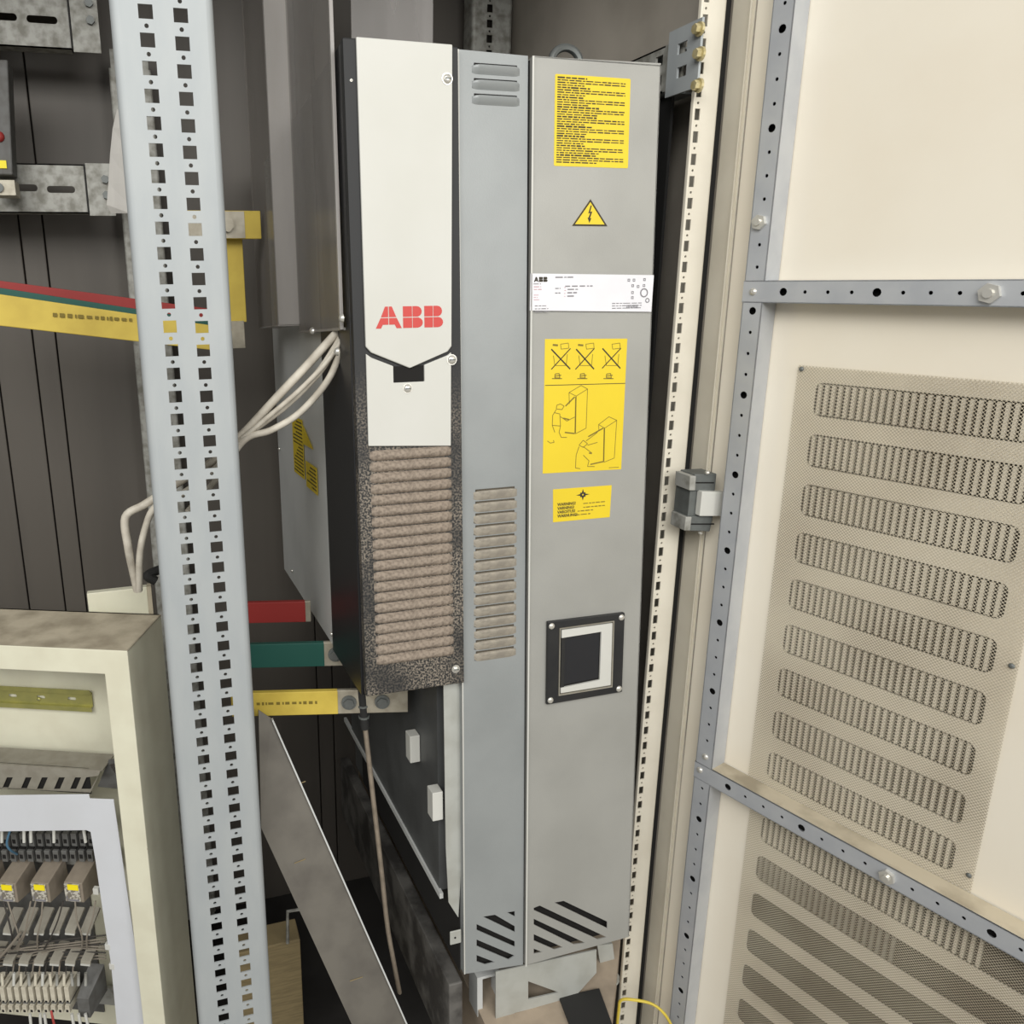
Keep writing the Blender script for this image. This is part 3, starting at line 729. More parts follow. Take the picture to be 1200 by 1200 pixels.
# clear cover seen above the drive, in front of the back wall
k0 = at(412, 52, 1.30); k1 = at(508, -60, 1.30)
o = MB().box(0, k1.x-k0.x, 0, .003, 0, k1.z-k0.z).build('clear_partition', 'smoky', bevel=.0005); o.location = k0
tag(o, 'flat smoky clear panel rising behind the top of the white drive front', 'cover')

# ------------------------------------------------------------------ drive pedestal and platform
ped = thing('drive_pedestal', label='pale folded steel stand under the foot of the drive', cat='stand'); FD.place(ped)
def DP(u, v, b=.01): k = FD.at(u, v, b=b); return (k.x, k.z)
outer = [DP(*p) for p in ((581, 1198), (581, 1139), (699, 1113), (699, 1140), (672, 1170), (603, 1187), (603, 1194))]
hole = [DP(*p) for p in ((619, 1150), (655, 1163), (619, 1171))]
MB().plate(outer, [hole], .002, .01).build('front_plate', 'zinc_edge', ped)
a = DP(556, 1140, .04); b = DP(583, 1178, .04)
MB().plate(rect(a[0], b[0], b[1], a[1]), [rect(a[0]+.008, b[0]-.001, b[1]+.006, a[1]-.004)], .03, .03).build('left_bracket', 'drive_side', ped)
a = DP(552, 1135, .015); b = DP(560, 1195, .015)
a = DP(700, 1108, .05); b = DP(735, 1150, .05)
MB().plate([a, DP(718, 1106, .05), DP(722, 1140, .05), DP(706, 1146, .05)], (), .004, .05).build('right_bracket', 'zinc_edge', ped)
mb = MB(); c = DP(712, 1146, .08); mb.cyl((c[0], .08, c[1]), (c[0], .08, c[1]+.004), .018, 16); mb.build('foot_plate', 'zinc_edge', ped)
mb = MB(); mb.cyl((c[0]-.002, .08, c[1]), (c[0]-.002, .08, c[1]+.05), .0035, 8); mb.build('stud', 'zinc_edge', ped)
MB().box(.06, .24, .12, .5, -1.19, -1.152).build('rear_frame', 'drive_low', ped)
zp = at(594, 1197, .80).z
pl = MB().plate([(.375, .74), (.53, .74), (.644, .89), (.644, 1.5), (.375, 1.5)], (), .099, zp-.10, XY).build('platform', 'concrete')
tag(pl, 'dusty beige platform beneath the drive stand', 'platform')
k = at(660, 1166, .86)
o = MB().add([at(655, 1168, .84)*1, at(703, 1158, .84)*1, at(716, 1205, .80)*1, at(668, 1210, .80)*1], [(0, 1, 2, 3)])
p3 = []
for u, v in ((655, 1170), (702, 1160), (722, 1215), (672, 1215)):
    d = ray(u, v); t_ = (zp-CZ)/d.z; p3.append((d.x*t_, d.y*t_))
tag(MB().plate(p3, (), .003, zp, XY).build('rubber_mat', 'dark'), 'black rubber strip lying on the beige platform', 'mat')
# yellow and green earth wire at the foot of the cream upright
pts = [at(722, 1215, .83), at(725, 1185, .83), at(728, 1172, .83), at(745, 1172, .82), at(765, 1177, .81), at(780, 1190, .80), at(792, 1212, .80)]
tag(MB().tube(pts, .0022, 8).build('earth_wire', 'wire_yellow'), 'thin yellow earth wire looping in front of the cream upright foot', 'wire')
# side guide rail left of the drive foot
g = thing('guide_rail', label='scuffed dark guide rail running back along the left of the drive foot', cat='rail'); FD.place(g)
MB().box(-.020, .0, .0, .62, -1.29, -1.162).build('rail_web', 'rough_rail', g, bevel=.002)
# diagonal plate leaning in the dark
Pd = [at(303, 832, .97), at(318, 842, .97), at(476, 1200, .88), at(413, 1200, .88), at(306, 970, .94)]
oc = sum(Pd, Vector())/5; nrm = (Pd[2]-Pd[0]).cross(Pd[3]-Pd[0]).normalized()
ext = (Pd[2]-Pd[1]).normalized()*.18
Pd = [Pd[0], Pd[1], Pd[2]+ext, Pd[3]+ext, Pd[4]]
lean = thing('leaning_plate', oc, 'dull grey steel strip leaning diagonally in the dark bay', 'plate')
mb = MB(); n_ = nrm*.0015; vs = [p-oc for p in Pd]
mb.add(vs+[v+n_*2 for v in vs], [(0, 1, 2, 3, 4), (9, 8, 7, 6, 5)]+[(i, (i+1) % 5, 5+(i+1) % 5, 5+i) for i in range(5)])
mb.build('strip', 'mid_plate', lean)
e1 = Pd[1]-oc; e2 = Pd[2]-oc; side = (e2-e1).normalized().cross(nrm).normalized()
mb = MB(); mb.hexa([e1, e2, e2+Vector((0, -.006, 0)), e1+Vector((0, -.006, 0)), e1+side*.002, e2+side*.002, e2+side*.002+Vector((0, -.006, 0)), e1+side*.002+Vector((0, -.006, 0))])
mb.build('folded_edge', 'drive_side', lean)
for (u0, v0), (u1, v1) in (((345, 1012), (358, 1007)), ((410, 1150), (425, 1145)), ((352, 918), (358, 916))):
    yy = 1.0 if v0 < 1100 else .96
    def onp(u, v):
        d = ray(u, v); return C0+d*((oc-C0).dot(nrm)/d.dot(nrm))
    a, b = onp(u0, v0)-oc, onp(u1, v1)-oc; hz = Vector((0, 0, .0012)); f_ = -nrm*.0006 if nrm.y > 0 else nrm*.0006
    MB().hexa([a+f_, b+f_, b+hz+f_, a+hz+f_, a, b, b+hz, a+hz]).build('slot', 'tan', lean)
# tan board and bent bracket low at the left
k = at(311, 1110, 1.15); e = at(352, 1105, 1.15)
tag(MB().box(k.x-.06, e.x, 1.15, 1.20, ZB, k.z).build('tan_board', 'tan', bevel=.002), 'tan insulating board standing low behind the bluish upright', 'board')
mb = MB(); a = at(337, 1105, 1.12); b = at(337, 1068, 1.12); c = at(372, 1062, 1.12)
mb.tube([a, b, c], .003, 6, sub=1)
tag(mb.build('bent_bracket', 'galv_dirty'), 'thin bent metal bracket above the tan board', 'bracket')

# ------------------------------------------------------------------ cables
dk = thing('hanging_cable', at(424, 812, .96), 'dusty flat grey cable hanging below the black cover', 'cable')
o0 = dk.location
pts = [at(u, v, y)-o0 for u, v, y in ((424, 812, .96), (427, 845, .96), (431, 880, .96), (439, 950, .95), (447, 1020, .94), (454, 1085, .94), (461, 1125, .93), (468, 1162, .93))]
MB().tube(pts[1:], .0055, 10, ry=.0035).build('sheath', 'cable_dusty', dk)
MB().tube([pts[0]+Vector((0, 0, .02)), pts[0], pts[1], pts[1]*1.25], .0068, 10).build('boot', 'dark', dk)
for f_ in (.4, .8): 
    c = pts[1]*f_
    MB().cyl(c, c+Vector((0, 0, -.003)), .0078, 12).build('boot_ring', 'hinge', dk)
def cable(pxs, r, m, label, cat='cable', group=None, name='white_cable'):
    ps = [at(*p) for p in pxs]; o0 = ps[0]
    o = MB().tube([p-o0 for p in ps], r, 10).build(name, m); o.location = o0
    return tag(o, label, cat, group)
cable([(403, 383, .93), (392, 393, .93), (360, 428, .94), (325, 465, .95), (286, 507, .97), (250, 540, .99), (215, 562, 1.0), (190, 578, 1.0), (168, 592, 1.0), (147, 606, 1.0), (150, 640, 1.0), (156, 670, 1.02), (161, 692, 1.03)], .0052, 'cable', 'white cable, uppermost of the bundle from the clear cover')
cable([(404, 385, .925), (396, 402, .925), (372, 438, .93), (335, 475, .95), (287, 512, .965), (252, 550, .98), (215, 578, .99), (182, 594, .995), (170, 620, 1.0), (164, 650, 1.0), (163, 692, 1.02)], .0045, 'cable', 'white cable, middle one of the bundle from the clear cover')
cable([(405, 386, .92), (399, 410, .92), (384, 446, .925), (352, 483, .94), (318, 504, .95), (286, 516, .96), (255, 560, .975), (220, 600, .99)], .0042, 'cable', 'white cable, lowest and most curved of the bundle')
cable([(406, 384, .918), (400, 398, .918), (383, 424, .92), (350, 458, .935), (310, 492, .95), (284, 514, .962)], .0030, 'cable', 'thin white cable tucked inside the white cable bundle')

# ------------------------------------------------------------------ cross bar bolted to the cream upright
bx = thing('cross_bar', (.688, .90, Z(.2)), 'galvanised perforated cross bar running back from the cream upright', 'bar')
XB = .6455
def BP(u, v, x=XB):
    d = ray(u, v); t_ = x/d.x; p = C0+d*t_; return (p.y, p.z)
def sub(p): return (p[0]-.90, p[1]-Z(.2))
y_f = BP(826, 20)[0]; zt = BP(826, 20)[1]; y_m = BP(787, 40)[0]; zb = BP(822, 101)[1]
hs = []
for u, v in ((802, 56), (801, 84), (787, 0)):
    if v:
        c = sub(BP(u, v)); hs.append(rect(c[0]-.009, c[0]+.009, c[1]-.006, c[1]+.006))
o1 = sub((y_f, zb)); o2 = sub((y_m, zt))
MB().plate(rect(o1[0], o2[0], o1[1], o2[1]), hs, .003, XB-.003-.688, YZ).build('end_plate', 'galv', bx)
MB().plate(rect(o2[0]-.02, .62, o1[1]+.010, o2[1]-.010), [rect(o2[0]+.02+i*.05, o2[0]+.035+i*.05, z-.006, z+.006) for i in range(9) for z in (o1[1]+.025, o2[1]-.025)], .003, XB-.688+.004, YZ).build('bar_web', 'galv_dirty', bx)
MB().box(XB+.004-.688, .012, .05, .62, o2[1]-.012, o2[1]-.010).build('bar_top', 'galv', bx)
MB().box(XB+.004-.688, .012, .05, .62, o1[1]+.010, o1[1]+.012).build('bar_bottom', 'galv', bx)
for u, v in ((819, 34), (820, 63), (818, 100)):
    ky, kz = sub(BP(u, v, .6400)); kx = .6425-.688
    mb = MB().cyl((kx, ky, kz), (kx-.003, ky, kz), .0078, 14).cyl((kx-.003, ky, kz), (kx-.009, ky, kz), .0055, 6)
    mb.build('bolt', 'brass', bx)

tag(MB().box(.664, .668, .95, 1.46, ZB, Z(.2)+o1[1]+.008).build('gap_dark_sheet', 'dark'), 'tall dark sheet added to darken the gap right of the drive below the cross bar', 'sheet')  # dark sheet added to keep the gap right of the drive dark

# ------------------------------------------------------------------ open door
DA = -1.2555
door = thing('door_1', (.6937, .8043, Z(.255)), kind='structure'); door.rotation_euler = (0, 0, DA)
SK = .030                                     # skin plane behind the rails
rows_up = [(.0697, .2845, -.3800-.06045*i) for i in range(9)]
rows_lo = [(.0725, .5400, -.9610-.0607*i) for i in range(6)]
RH = .0392
holes = [rrect(a, b, z-RH, z, .008, 3) for a, b, z in rows_up+rows_lo]
MB().plate(rect(-.056, .62, -1.47, .36), holes, .0015, SK).build('door_skin', 'cream', door)
MB().box(-.056, -.0545, SK-.006, SK+.02, -1.47, .36).build('door_fold', 'cream_post', door)
MB().box(.04, .56, SK+.010, SK+.013, -1.36, -.35).build('filter_mat', 'filter', door)
def ribs(a, b, z, m='cream'):
    mb = MB(); n = int((b-a)/.00745); 
    for i in range(n):
        x = a+.003+i*(b-a-.004)/n
        mb.box(x, x+.0034, SK+.0002, SK+.004, z-RH+.002, z-.002)
    return mb.build('vent_ribs', m, door)
for a, b, z in rows_up: ribs(a, b, z)
ribs(.0725, .33, rows_lo[0][2]); ribs(.0725, .25, rows_lo[1][2], 'dust_light')
ms = MB().plate(rect(.0475, .3055, -.935, -.3615), (), .0004, SK-.0025).build('mesh_sheet', 'mesh', door)
MB().plate(rect(.0555, .585, -1.345, -.9365), (), .0004, SK-.0025).build('mesh_sheet', 'mesh', door)
for s_, z in ((.3010, -.893), (.052, -.366), (.300, -.643)):
    mb = MB().dome((s_, SK-.003, z), (0, -1, 0), .003, .002, 8); mb.build('sheet_rivet', 'hinge', door)
R0, R1 = -.0135, .0112
def rail(name, horiz, c, lo_, hi_, holes_):
    """Square tube with a punched front face."""
    if horiz:
        mb = MB().plate(rect(lo_, hi_, c-.0125, c+.0125), holes_, .0012, 0)
        mb.box(lo_, hi_, 0, SK-.001, c+.0113, c+.0125).box(lo_, hi_, 0, SK-.001, c-.0125, c-.0113)
    else:
        mb = MB().plate(rect(R0, R1, lo_, hi_), holes_, .0012, 0)
        mb.box(R0, R0+.0012, 0, SK-.001, lo_, hi_).box(R1-.0012, R1, 0, SK-.001, lo_, hi_)
    return mb.build(name, 'galv_rail', door)
def rail_holes(n0, n1, f):
    out = []
    for k in range(n0, n1):
        x, z = f(k); out.append(circ(x, z, .0046 if k % 4 == 0 else .0021, 10 if k % 4 == 0 else 8))
    return out
zh1, zh2 = -.2779, -.9266
vf = lambda k: (0, -.025*k)
rail('frame_rail', False, 0, zh1+.0127, .34, rail_holes(-12, 11, vf))
rail('frame_rail', False, 0, zh2+.0127, zh1-.0127, rail_holes(12, 36, vf))
rail('frame_rail', False, 0, -1.46, zh2-.0127, rail_holes(38, 58, vf))
rail('frame_rail', True, zh1, R0-.001, .60, rail_holes(0, 22, lambda k: (.0346+.025*k, zh1)))
rail('frame_rail', True, zh2, R0-.001, .60, rail_holes(0, 22, lambda k: (.0365+.025*k, zh2)))
MB().box(R0+.002, R1-.002, .012, .0135, -1.46, .34).box(R0, .60, .012, .0135, zh1-.011, zh1+.011).box(R0, .60, .012, .0135, zh2-.011, zh2+.011).build('rail_inside', 'void', door)
MB().box(R1, .60, .0015, SK-.002, zh2+.0125, zh2+.0130).build('settled_dust', 'cream_dirty', door)
def nut(x, z, hexr=.0085):
    mb = MB().cyl((x, 0, z), (x, -.005, z), hexr, 6).cyl((x, -.005, z), (x, -.008, z), hexr*.45, 10); mb.build('nut', 'steel', door)
nut(-.002, -.2); nut(.0346+.2, zh1, .0095); nut(.0365+.2, zh2); 
for s_, z in ((-.0015, zh1), (0, -.900), (-.006, -.924)): 
    mb = MB().dome((s_, 0, z), (0, -1, 0), .0045, .003, 10); mb.smooth = True; mb.build('corner_screw', 'steel', door)

# hinge between the upright and the door
DI = (Matrix.Translation(door.location) @ Matrix.Rotation(DA, 4, 'Z')).inverted()
def hp(u, v, y=.835): return at(u, v, y)
def hblock(name, quad, m, par, y=.835, dep=.03, bev=.001, lab=None):
    vs = [hp(*p, y) for p in quad]; dv = Vector((0, dep, 0))
    vs = [DI @ v for v in vs+[v+dv for v in vs]]
    return MB().hexa(vs).build(name, m, par, bevel=bev, label=lab)
hg = hblock('hinge', [(806, 605), (820, 605), (823, 575), (809, 575)], 'hinge', door, .838)
hblock('upper_knuckle', [(809, 575), (838, 576), (840, 555), (815, 556)], 'hinge', hg)
hblock('upper_tip', [(808, 575), (815, 575), (816, 558), (809, 558)], 'galv_dirty', hg, .832)
hblock('lower_knuckle', [(803, 622), (832, 623), (836, 605), (805, 605)], 'hinge', hg)
hblock('lower_tip', [(802, 622), (809, 622), (811, 606), (804, 606)], 'galv_dirty', hg, .832)
hblock('leaf', [(820, 605), (849, 605), (852, 577), (823, 576)], 'white', hg, .828, .01, .001, 'cream painted hinge leaf')
for y_, v in ((565.5, 0), (614, 0)): hblock('knuckle_joint', [(809, y_+1), (837, y_+1), (837, y_-.5), (809, y_-.5)], 'void', hg, .8345, .002, 0)
for u, v in ((829, 554), (821, 624)):
    k = DI @ hp(u, v, .832); mb = MB().dome((k.x, k.y, k.z), (0, -.5, 1 if v < 600 else -1), .0032, .003, 10); mb.smooth = True; mb.build('pin', 'steel', hg)

# ------------------------------------------------------------------ inner enclosure at the lower left
A0 = math.radians(-22.7)
RE = Matrix.Rotation(A0, 3, 'Z')
o0 = at(149, 763, .98)
FE = Frame(o0, RE)
enc = thing('inner_enclosure', label='cream open fronted enclosure full of relays and wiring', cat='enclosure'); FE.place(enc)
def E_(u, v, b=0.): k = FE.at(u, v, b=b); return (k.x, k.z)
DEP = .115; WL = -.42; HB = -.75
ix = E_(126, 820)[0]; iz = E_(60, 787)[1]
MB().plate(rect(WL, 0, HB, 0), [rect(WL+.03, ix, HB+.02, iz)], .002, 0).build('front_frame', 'box_cream', enc, bevel=.0008)
MB().box(-.002, 0, .001, DEP, HB, 0).build('side_panel', 'box_cream', enc, bevel=.0008)
MB().box(WL, 0, .001, DEP, -.002, 0).build('top_panel', 'cream_dirty', enc, label='top panel thick with beige dust')
MB().box(ix, ix+.0015, .001, .03, HB, iz).box(WL, ix, .001, .03, iz, iz+.0015).build('inner_fold', 'box_cream', enc)
MB().box(WL, -.002, DEP-.003, DEP, HB, 0).build('rear_panel', 'box_cream', enc)
MB().box(-.0005, .0, .0, .001, -.30, -.297).build('paint_chip', 'cream_dirty', enc)
# box tucked behind the enclosure
k = at(105, 725, 1.14); e = at(172, 688, 1.14)
t = thing('junction_box', (e.x, 1.14, k.z), 'small plain greenish cream box behind the enclosure top', 'box')
MB().box(k.x-e.x, 0, 0, .012, -.08, e.z-k.z).build('box_body', 'box_cream', t, bevel=.001)
MB().box(0, .006, -.001, .012, -.08, e.z-k.z+.001).build('box_edge', 'cream_dirty', t)
k = at(175, 665, 1.2)
mb = MB(); c = at(178, 672, 1.12); mb.tube([c+Vector((.02, .02, 0)), c+Vector((-.006, 0, -.002)), c+Vector((.004, 0, -.012))], .007, 8)
tag(mb.build('black_boot', 'dark'), 'short black rubber boot beside the small cream box', 'boot')
# din rail
b_ = DEP-.012
t = thing('din_rail', label='yellow chromated mounting rail with oval slots inside the enclosure', cat='rail'); FE.place(t)
x1, zt_ = E_(105, 809, b_); _, zb_ = E_(105, 834, b_); zc = (zt_+zb_)/2
sl_ = []
for u, w2 in ((83, .012), (47, .012), (14, .012), (-22, .012)):
    x = E_(u, 821, b_)[0]; sl_.append(slot(x-w2/2-.001, x+w2/2, zc, .0052))
MB().plate(rect(WL+.05, x1, zc-.0115, zc+.0115), sl_, .001, b_+.004).build('rail_base', 'chromate', t)
MB().box(WL+.05, x1, b_-.001, b_+.004, zc+.0105, zc+.0115).box(WL+.05, x1, b_-.001, b_+.004, zc-.0115, zc-.0105).box(WL+.05, x1, b_-.001, b_, zc+.0115, zt_).box(WL+.05, x1, b_-.001, b_, zb_, zc-.0115).build('rail_lips', 'chromate', t)
k = E_(44, 821, b_)
screw(k[0], b_+.004, k[1], .0035, t, 'chromate')
# wire duct
t = thing('wire_duct', label='grey slotted wire duct above the white cover plate', cat='duct'); FE.place(t)
bd = .045
x1, zt_ = E_(118, 906, bd); _, zb_ = E_(60, 933, bd)
teeth = []
for u in (5, 27, 46, 66, 85, 104):
    p = [E_(u-3, 925, bd), E_(u+4, 925, bd), E_(u+10, 911, bd), E_(u+3, 911, bd)]
    if u == 104: p = [E_(95, 925, bd), E_(106, 925, bd), E_(115, 909, bd), E_(101, 911, bd)]
    teeth.append(p)
q = [E_(0, 933, bd), E_(106, 929, bd), E_(118, 903, bd), E_(0, 903, bd)]
q[0] = (WL+.06, q[1][1]-.004); q[3] = (WL+.06, q[2][1]+.0)
MB().plate(q, teeth, .0015, bd).build('duct_wall', 'grey_plastic', t)
MB().box(WL+.06, q[2][0]+.002, bd+.002, bd+.04, q[2][1]-.002, q[2][1]).build('duct_top', 'grey_plastic', t)
k0_ = E_(108, 935, bd+.01); k1_ = E_(139, 902, bd+.01)
MB().plate([E_(107, 932, bd), E_(120, 900, bd), E_(140, 898, bd), E_(142, 936, bd)], (), .001, bd+.02).build('duct_end', 'dark_terminal', t)
mb = MB()
for i in range(5): 
    mb.tube([Vector((E_(108+i, 933-i*2, 0)[0], bd+.012, E_(108+i, 926+i*2, 0)[1])), Vector((E_(122, 920, 0)[0], bd+.008, E_(125, 922+i*3, 0)[1])), Vector((E_(138, 930, 0)[0], bd+.006, E_(140, 930+i*3, 0)[1]))], .0012, 5, sub=4)
mb.build('wires', 'wire_dark', t)
MB().box(WL+.06, q[1][0], bd+.003, bd+.004, q[0][1], q[2][1]).build('duct_slot_shade', 'void', t)  # black sheet added just behind the slots so they look dark
# white cover plate with a window
bc = .012
t = thing('cover_plate', label='white cover plate framing the relays and terminals', cat='plate'); FE.place(t)
o_ = [E_(-60, 933, bc), E_(104, 931, bc), E_(105, 936, bc), E_(133, 937, bc), E_(174, 1215, bc), E_(150, 1340, bc), E_(-60, 1340, bc)]
h_ = [E_(-40, 975, bc), E_(101, 973, bc), E_(106, 975, bc), E_(112, 1010, bc), E_(122, 1080, bc), E_(130, 1130, bc), E_(138, 1215, bc), E_(138, 1320, bc), E_(-40, 1320, bc)]
MB().plate(o_, [h_], .0015, bc).build('sheet', 'cover_white', t, bevel=.0004)
for u, v in ((126, 1110), (131, 1133), (112, 1045)):
    k = E_(u, v, bc); MB().box(k[0]-.004, k[0]+.004, bc-.0005, bc+.006, k[1]-.005, k[1]+.005).build('snap_tab', 'white', t, bevel=.0005)
MB().box(WL+.05, E_(108, 1100, .1)[0], DEP-.007, DEP-.004, -.72, E_(50, 985, .1)[1]).build('dark_backing', 'dark_terminal', enc)  # dark backing added so the rear panel behind the wiring looks less bright
# backing rails behind the devices
t = thing('terminal_rail', label='pair of steel rails carrying the terminals inside the enclosure', cat='rail'); FE.place(t)
for v in (1160, 1000):
    k = E_(60, v, .09); MB().box(WL+.05, E_(136, v, .09)[0], .088, .094, k[1]-.017, k[1]+.017).build('rail_strip', 'galv_dirty', t, bevel=.001)

def egrp(name, label, cat, group): 
    t = thing(name, label=label, cat=cat, group=group); return t
def place_e(t, a, b, c): 
    t.matrix_world = Matrix.Translation(FE.o + RE @ Vector((a, b, c))) @ RE.to_4x4()
# upper dark double-deck terminals
kx = [(E_(10.0*i-6, 992, .06)) for i in range(12)]
proto = None
for i in range(12):
    x, z = E_(10.0*i-4, 1010, .055)
    t = egrp('terminal_block', 'dark grey terminal block above the relays, %s from the cover plate edge' % ORD[11-i], 'terminal', 'dark terminals above the relays')
    place_e(t, x, .055, z)
    w_ = .0088; hz = E_(50, 982, .055)[1]-E_(50, 1010, .055)[1]
    if proto is None:
        a = MB().box(-w_/2, w_/2, 0, .03, 0, hz*.45).box(-w_/2, w_/2, .008, .03, hz*.45, hz).build('body', 'dark_terminal', t, bevel=.0006)
        b = MB().box(-w_*.28, w_*.28, -.0006, .001, hz*.14, hz*.30).box(-w_*.28, w_*.28, .0074, .009, hz*.62, hz*.78).box(-w_/2, w_/2, .004, .009, hz*.42, hz*.50).build('openings', 'void', t)
        proto = (a, b)
    else:
        for q_ in proto: twin(q_, t, (0, 0, 0))
# relays
proto = None
for i, u in enumerate((-29, 8, 46, 85)):
    x, z = E_(u+3, 1057, .03)
    names = ['relay cut off by the picture edge', 'leftmost complete relay with yellow tag', 'middle relay with yellow tag', 'relay with yellow tag next to the white cover']
    lab = ['grey brown relay with yellow tag, mostly outside the frame', 'grey brown relay with yellow tag, third from the cover plate edge', 'grey brown relay with yellow tag, second from the cover plate edge', 'grey brown relay with yellow tag, nearest the cover plate edge'][i]
    t = egrp('relay', lab, 'relay', 'relays with yellow tags'); place_e(t, x, .03, z)
    if proto is None:
        s1_ = E_(85, 1057, .03); s2_ = E_(85, 1035, .03); s3_ = E_(100, 1014, .075)
        hgt = s2_[1]-s1_[1]; W2 = .0142
        top = s3_[1]-s1_[1]
        a = MB().hexa([(-W2, 0, 0), (W2, 0, 0), (W2, 0, hgt), (-W2, 0, hgt), (-W2+.004, .05, -.01), (W2+.004, .05, -.01), (W2+.004, .045, hgt+.010), (-W2+.004, .045, hgt+.010)]).build('housing', 'relay', t, bevel=.0012)
        b = MB().box(-W2+.001, W2-.004, -.002, 0, .002, hgt-.001).build('clear_front', 'relay_base', t, bevel=.0005)
        c = MB().box(-W2+.007, W2-.005, -.0032, -.002, hgt-.010, hgt-.001).build('yellow_tag', 'relay_label', t)
        d = MB().box(-W2+.006, W2-.006, -.0026, -.002, .0035, .0065).box(-W2+.003, -W2+.005, -.0026, -.002, .006, .012).build('print', 'ink_grey', t)
        proto = (a, b, c, d)
    else:
        for q_ in proto: twin(q_, t, (0, 0, 0))
# retaining clips, two rows
for row, (v0, label, grp, n_) in enumerate(((1095, 'grey retaining clip in the row just below the relays', 'clips below the relays', 7), (1131, 'grey retaining clip in the row above the beige terminals', 'clips above the beige terminals', 7))):
    proto = None
    for i in range(n_):
        u = 18.2*i-9 + (0 if row else 0)
        if u > 112: continue
        x, z = E_(u, v0, .025); t = egrp('retaining_clip', label+', %s from the cover plate edge' % ORD[6-i], 'clip', grp); place_e(t, x, .025, z)
        if proto is None:
            hh = .020 if row == 0 else .014
            a = MB().hexa([(-.0078, 0, .001), (.0078, 0, .001), (.0078, .002, .006), (-.0078, .002, .006), (-.0078, .002, 0), (.0078, .002, 0), (.0078, .004, .006), (-.0078, .004, .006)]).hexa([(-.0078, .002, .006), (.0078, .002, .006), (.0118, .028, hh+.004), (-.0038, .028, hh+.004), (-.0078, .004, .004), (.0078, .004, .004), (.0118, .03, hh), (-.0038, .03, hh)]).build('tongue', 'grey_plastic', t)
            b = MB().box(-.0075, .0075, -.001, .0005, -.0005, .0018).build('marker_strip', 'white', t)
            proto = (a, b)
        else:
            for q_ in proto: twin(q_, t, (0, 0, 0))
# beige terminal strip
proto = None; x0_, z0_ = E_(-4, 1176, .02); x9_, _ = E_(80, 1176, .02); st_ = (x9_-x0_)/10
for i in range(12):
    x, z = E_(-12+8.35*i, 1177, .022)
    lab = 'beige terminal block in the lower strip, %s from the dark end block' % ORD[11-i]
    t = egrp('terminal_block', lab, 'terminal', 'beige terminals in the lower strip'); place_e(t, x, .022, z)
    if proto is None:
        hz = E_(40, 1158, .022)[1]-E_(40, 1177, .022)[1]
        a = MB().box(-.0036, .0036, 0, .03, .004, hz).box(-.0036, .0036, -.004, .03, -.012, .001).build('body', 'terminal', t, bevel=.0004)
        b = MB().box(-.0018, .0018, -.0006, .001, .0045, .0072).box(-.0018, .0018, -.0046, -.0035, -.010, -.006).build('openings', 'void', t)
        c = MB().box(-.0036, .0036, .0, .03, .001, .004).build('groove', 'dark_terminal', t)
        proto = (a, b, c)
    else:
        for q_ in proto: twin(q_, t, (0, 0, 0))
k = E_(98, 1185, .02)
t = thing('end_block', label='larger dark end block closing the beige terminal strip', cat='terminal'); place_e(t, k[0], .02, k[1])
MB().hexa([(-.009, 0, -.012), (.010, 0, -.012), (.010, 0, .024), (-.009, 0, .024), (-.005, .04, -.01), (.02, .04, 0), (.02, .04, .05), (-.005, .04, .05)]).build('body', 'dark_terminal', t, bevel=.0008)
# ferrules (white sleeves) on the terminal wires
rnd = random.Random(3)
def ferrule(u, v, du, dv, b, m, label, grp, r=.0023):
    a = Vector((E_(u, v, b)[0], b, E_(u, v, b)[1])); c = Vector((E_(u+du, v+dv, b)[0], b-.004, E_(u+du, v+dv, b)[1]))
    o = MB().cyl(a-a, c-a, r, 10).build('wire_sleeve', m); o.matrix_world = Matrix.Translation(FE.o+RE @ a) @ RE.to_4x4()
    tag(o, label, 'sleeve', grp)
for i in range(12):
    ferrule(8+8.4*i if i else 2, 1140, 1.5 if i % 3 else 3, 12, .03, ('terminal', 'white', 'terminal', 'galv_dirty')[i % 4 if i < 9 else 3], 'pale wire sleeve plugged into the top of the beige strip', 'sleeves above the beige strip')
for u in (2, 28, 36, 63, 98):
    ferrule(u, 972, 4 if u > 90 else 2, 13, .04, 'white', 'white wire sleeve at the top edge of the cover window', 'sleeves at the window top')
for u, du in ((-2, -3), (35, 4), (47, 3), (52, 5), (84, 6), (92, 6), (100, 7)):
    ferrule(u, 1188, du, 22, .015, 'white', 'white wire sleeve hanging below the beige strip', 'sleeves below the beige strip')
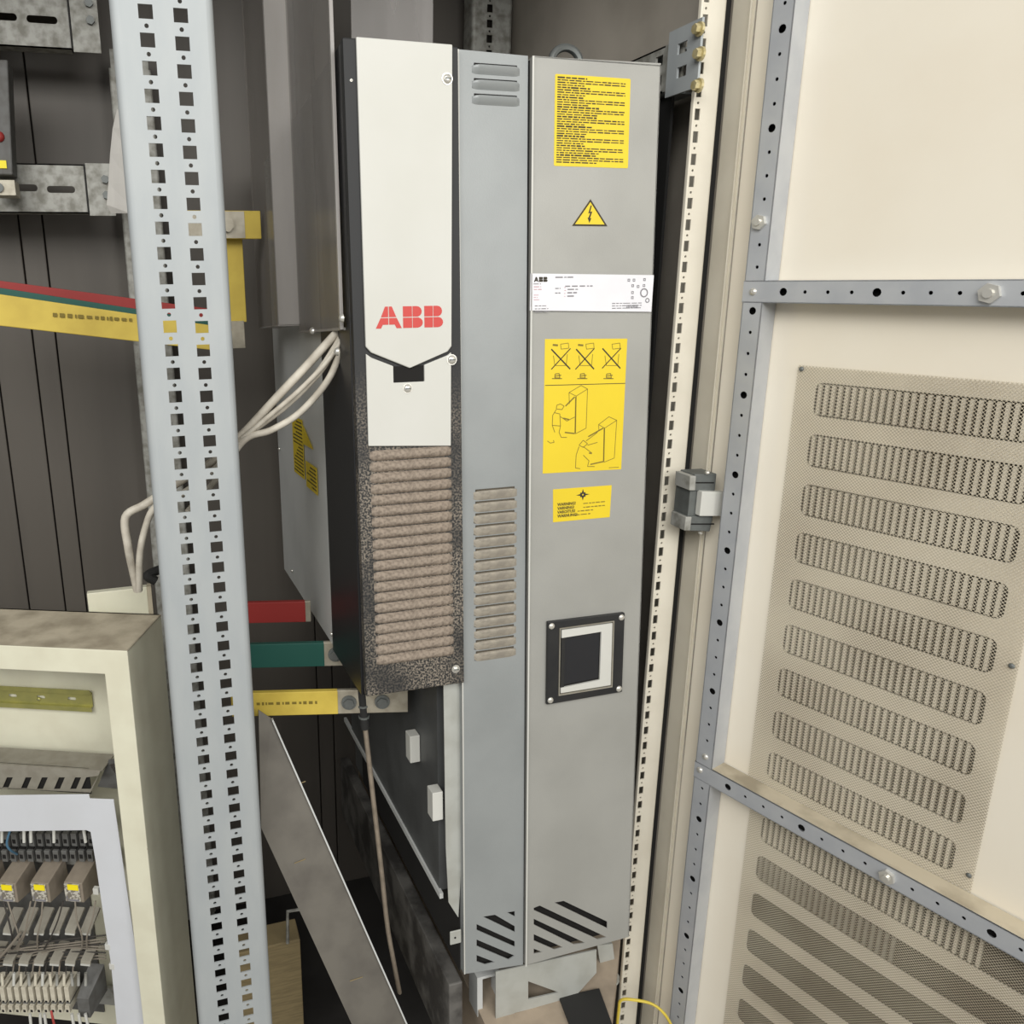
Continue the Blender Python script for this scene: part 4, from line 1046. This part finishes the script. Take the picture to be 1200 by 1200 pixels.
# wires
def ewire(pts, r, m, label, grp=None):
    ps = [Vector((E_(u, v, b)[0], b, E_(u, v, b)[1])) for u, v, b in pts]; o_ = ps[0]
    o = MB().tube([p-o_ for p in ps], r, 6, sub=5).build('wire', m); o.matrix_world = Matrix.Translation(FE.o+RE @ o_) @ RE.to_4x4()
    tag(o, label, 'wire', grp)
for i, (u0, u1, uu) in enumerate(((36, 32, 28), (42, 36, 26), (74, 68, 60), (88, 90, 96), (112, 108, 102), (4, 10, 14), (9, 16, 22), (50, 48, 44))):
    ewire([(u0, 1056, .03), (u1, 1078, .022), (uu, 1097, .02), (uu-8 if i < 3 else uu, 1112, .03)], .0013, ('wire_grey', 'wire_grey', 'wire_dark')[i % 3], 'thin grey wire dropping from the foot of the relays', 'wires below the relays')
for i in range(9):
    v = 1103+i*2.6
    ewire([(-10, v+6*math.sin(i*2.1)+8, .03+.003*i), (30, v+5, .028+.002*i), (75, v-2+3*math.sin(i), .027+.002*i), (124, v-7+i*.8, .026+.002*i)], .0011, ('wire_dark', 'wire_grey', 'wire_grey')[i % 3], 'long wire bundled across between the two rows of clips', 'wires between the clip rows')
ewire([(24, 1093, .018), (14, 1106, .016), (-4, 1126, .016)], .0022, 'wire_grey', 'thicker grey wire slanting down from the row of clips')
ewire([(12, 972, .035), (8, 988, .032), (12, 996, .035), (20, 1001, .05)], .0017, 'wire_blue', 'blue wire bent over the dark terminals')
ewire([(60, 1184, .018), (62, 1194, .014), (66, 1210, .014)], .0018, 'wire_red', 'red wire leaving the bottom of the beige strip')
for i, u in enumerate((6, 14, 21, 29, 37, 45, 52, 60, 68, 76, 84)):
    ewire([(u+4, 1122, .04), (u+2, 1131, .034), (u+1, 1142, .03)], .0011, ('wire_dark', 'wire_grey', 'cable_dusty')[i % 3], 'short wire entering the sleeves above the beige strip', 'wires above the sleeves')

# ------------------------------------------------------------------ say which one: alike things of a group count off by place
bpy.context.view_layer.update()
def seen(o):
    p = o.matrix_world.translation-C0
    if o.type == 'MESH': p = o.matrix_world @ (sum((Vector(c) for c in o.bound_box), Vector())/8)-C0
    return p.dot(r_)/p.dot(fwd), p.dot(d_)/p.dot(fwd)
by = {}
for o in SC.objects:
    if o.parent is None and o.get('group') and o.get('label'): by.setdefault(o['label'], []).append(o)
for lab, os_ in by.items():
    if len(os_) < 2: continue
    down = 'between' in lab
    os_.sort(key=lambda o: seen(o)[1] if down else -seen(o)[0])
    for i, o in enumerate(os_):
        o['label'] = '%s, %s from the %s' % (lab, ORD[i], 'top' if down else 'right')
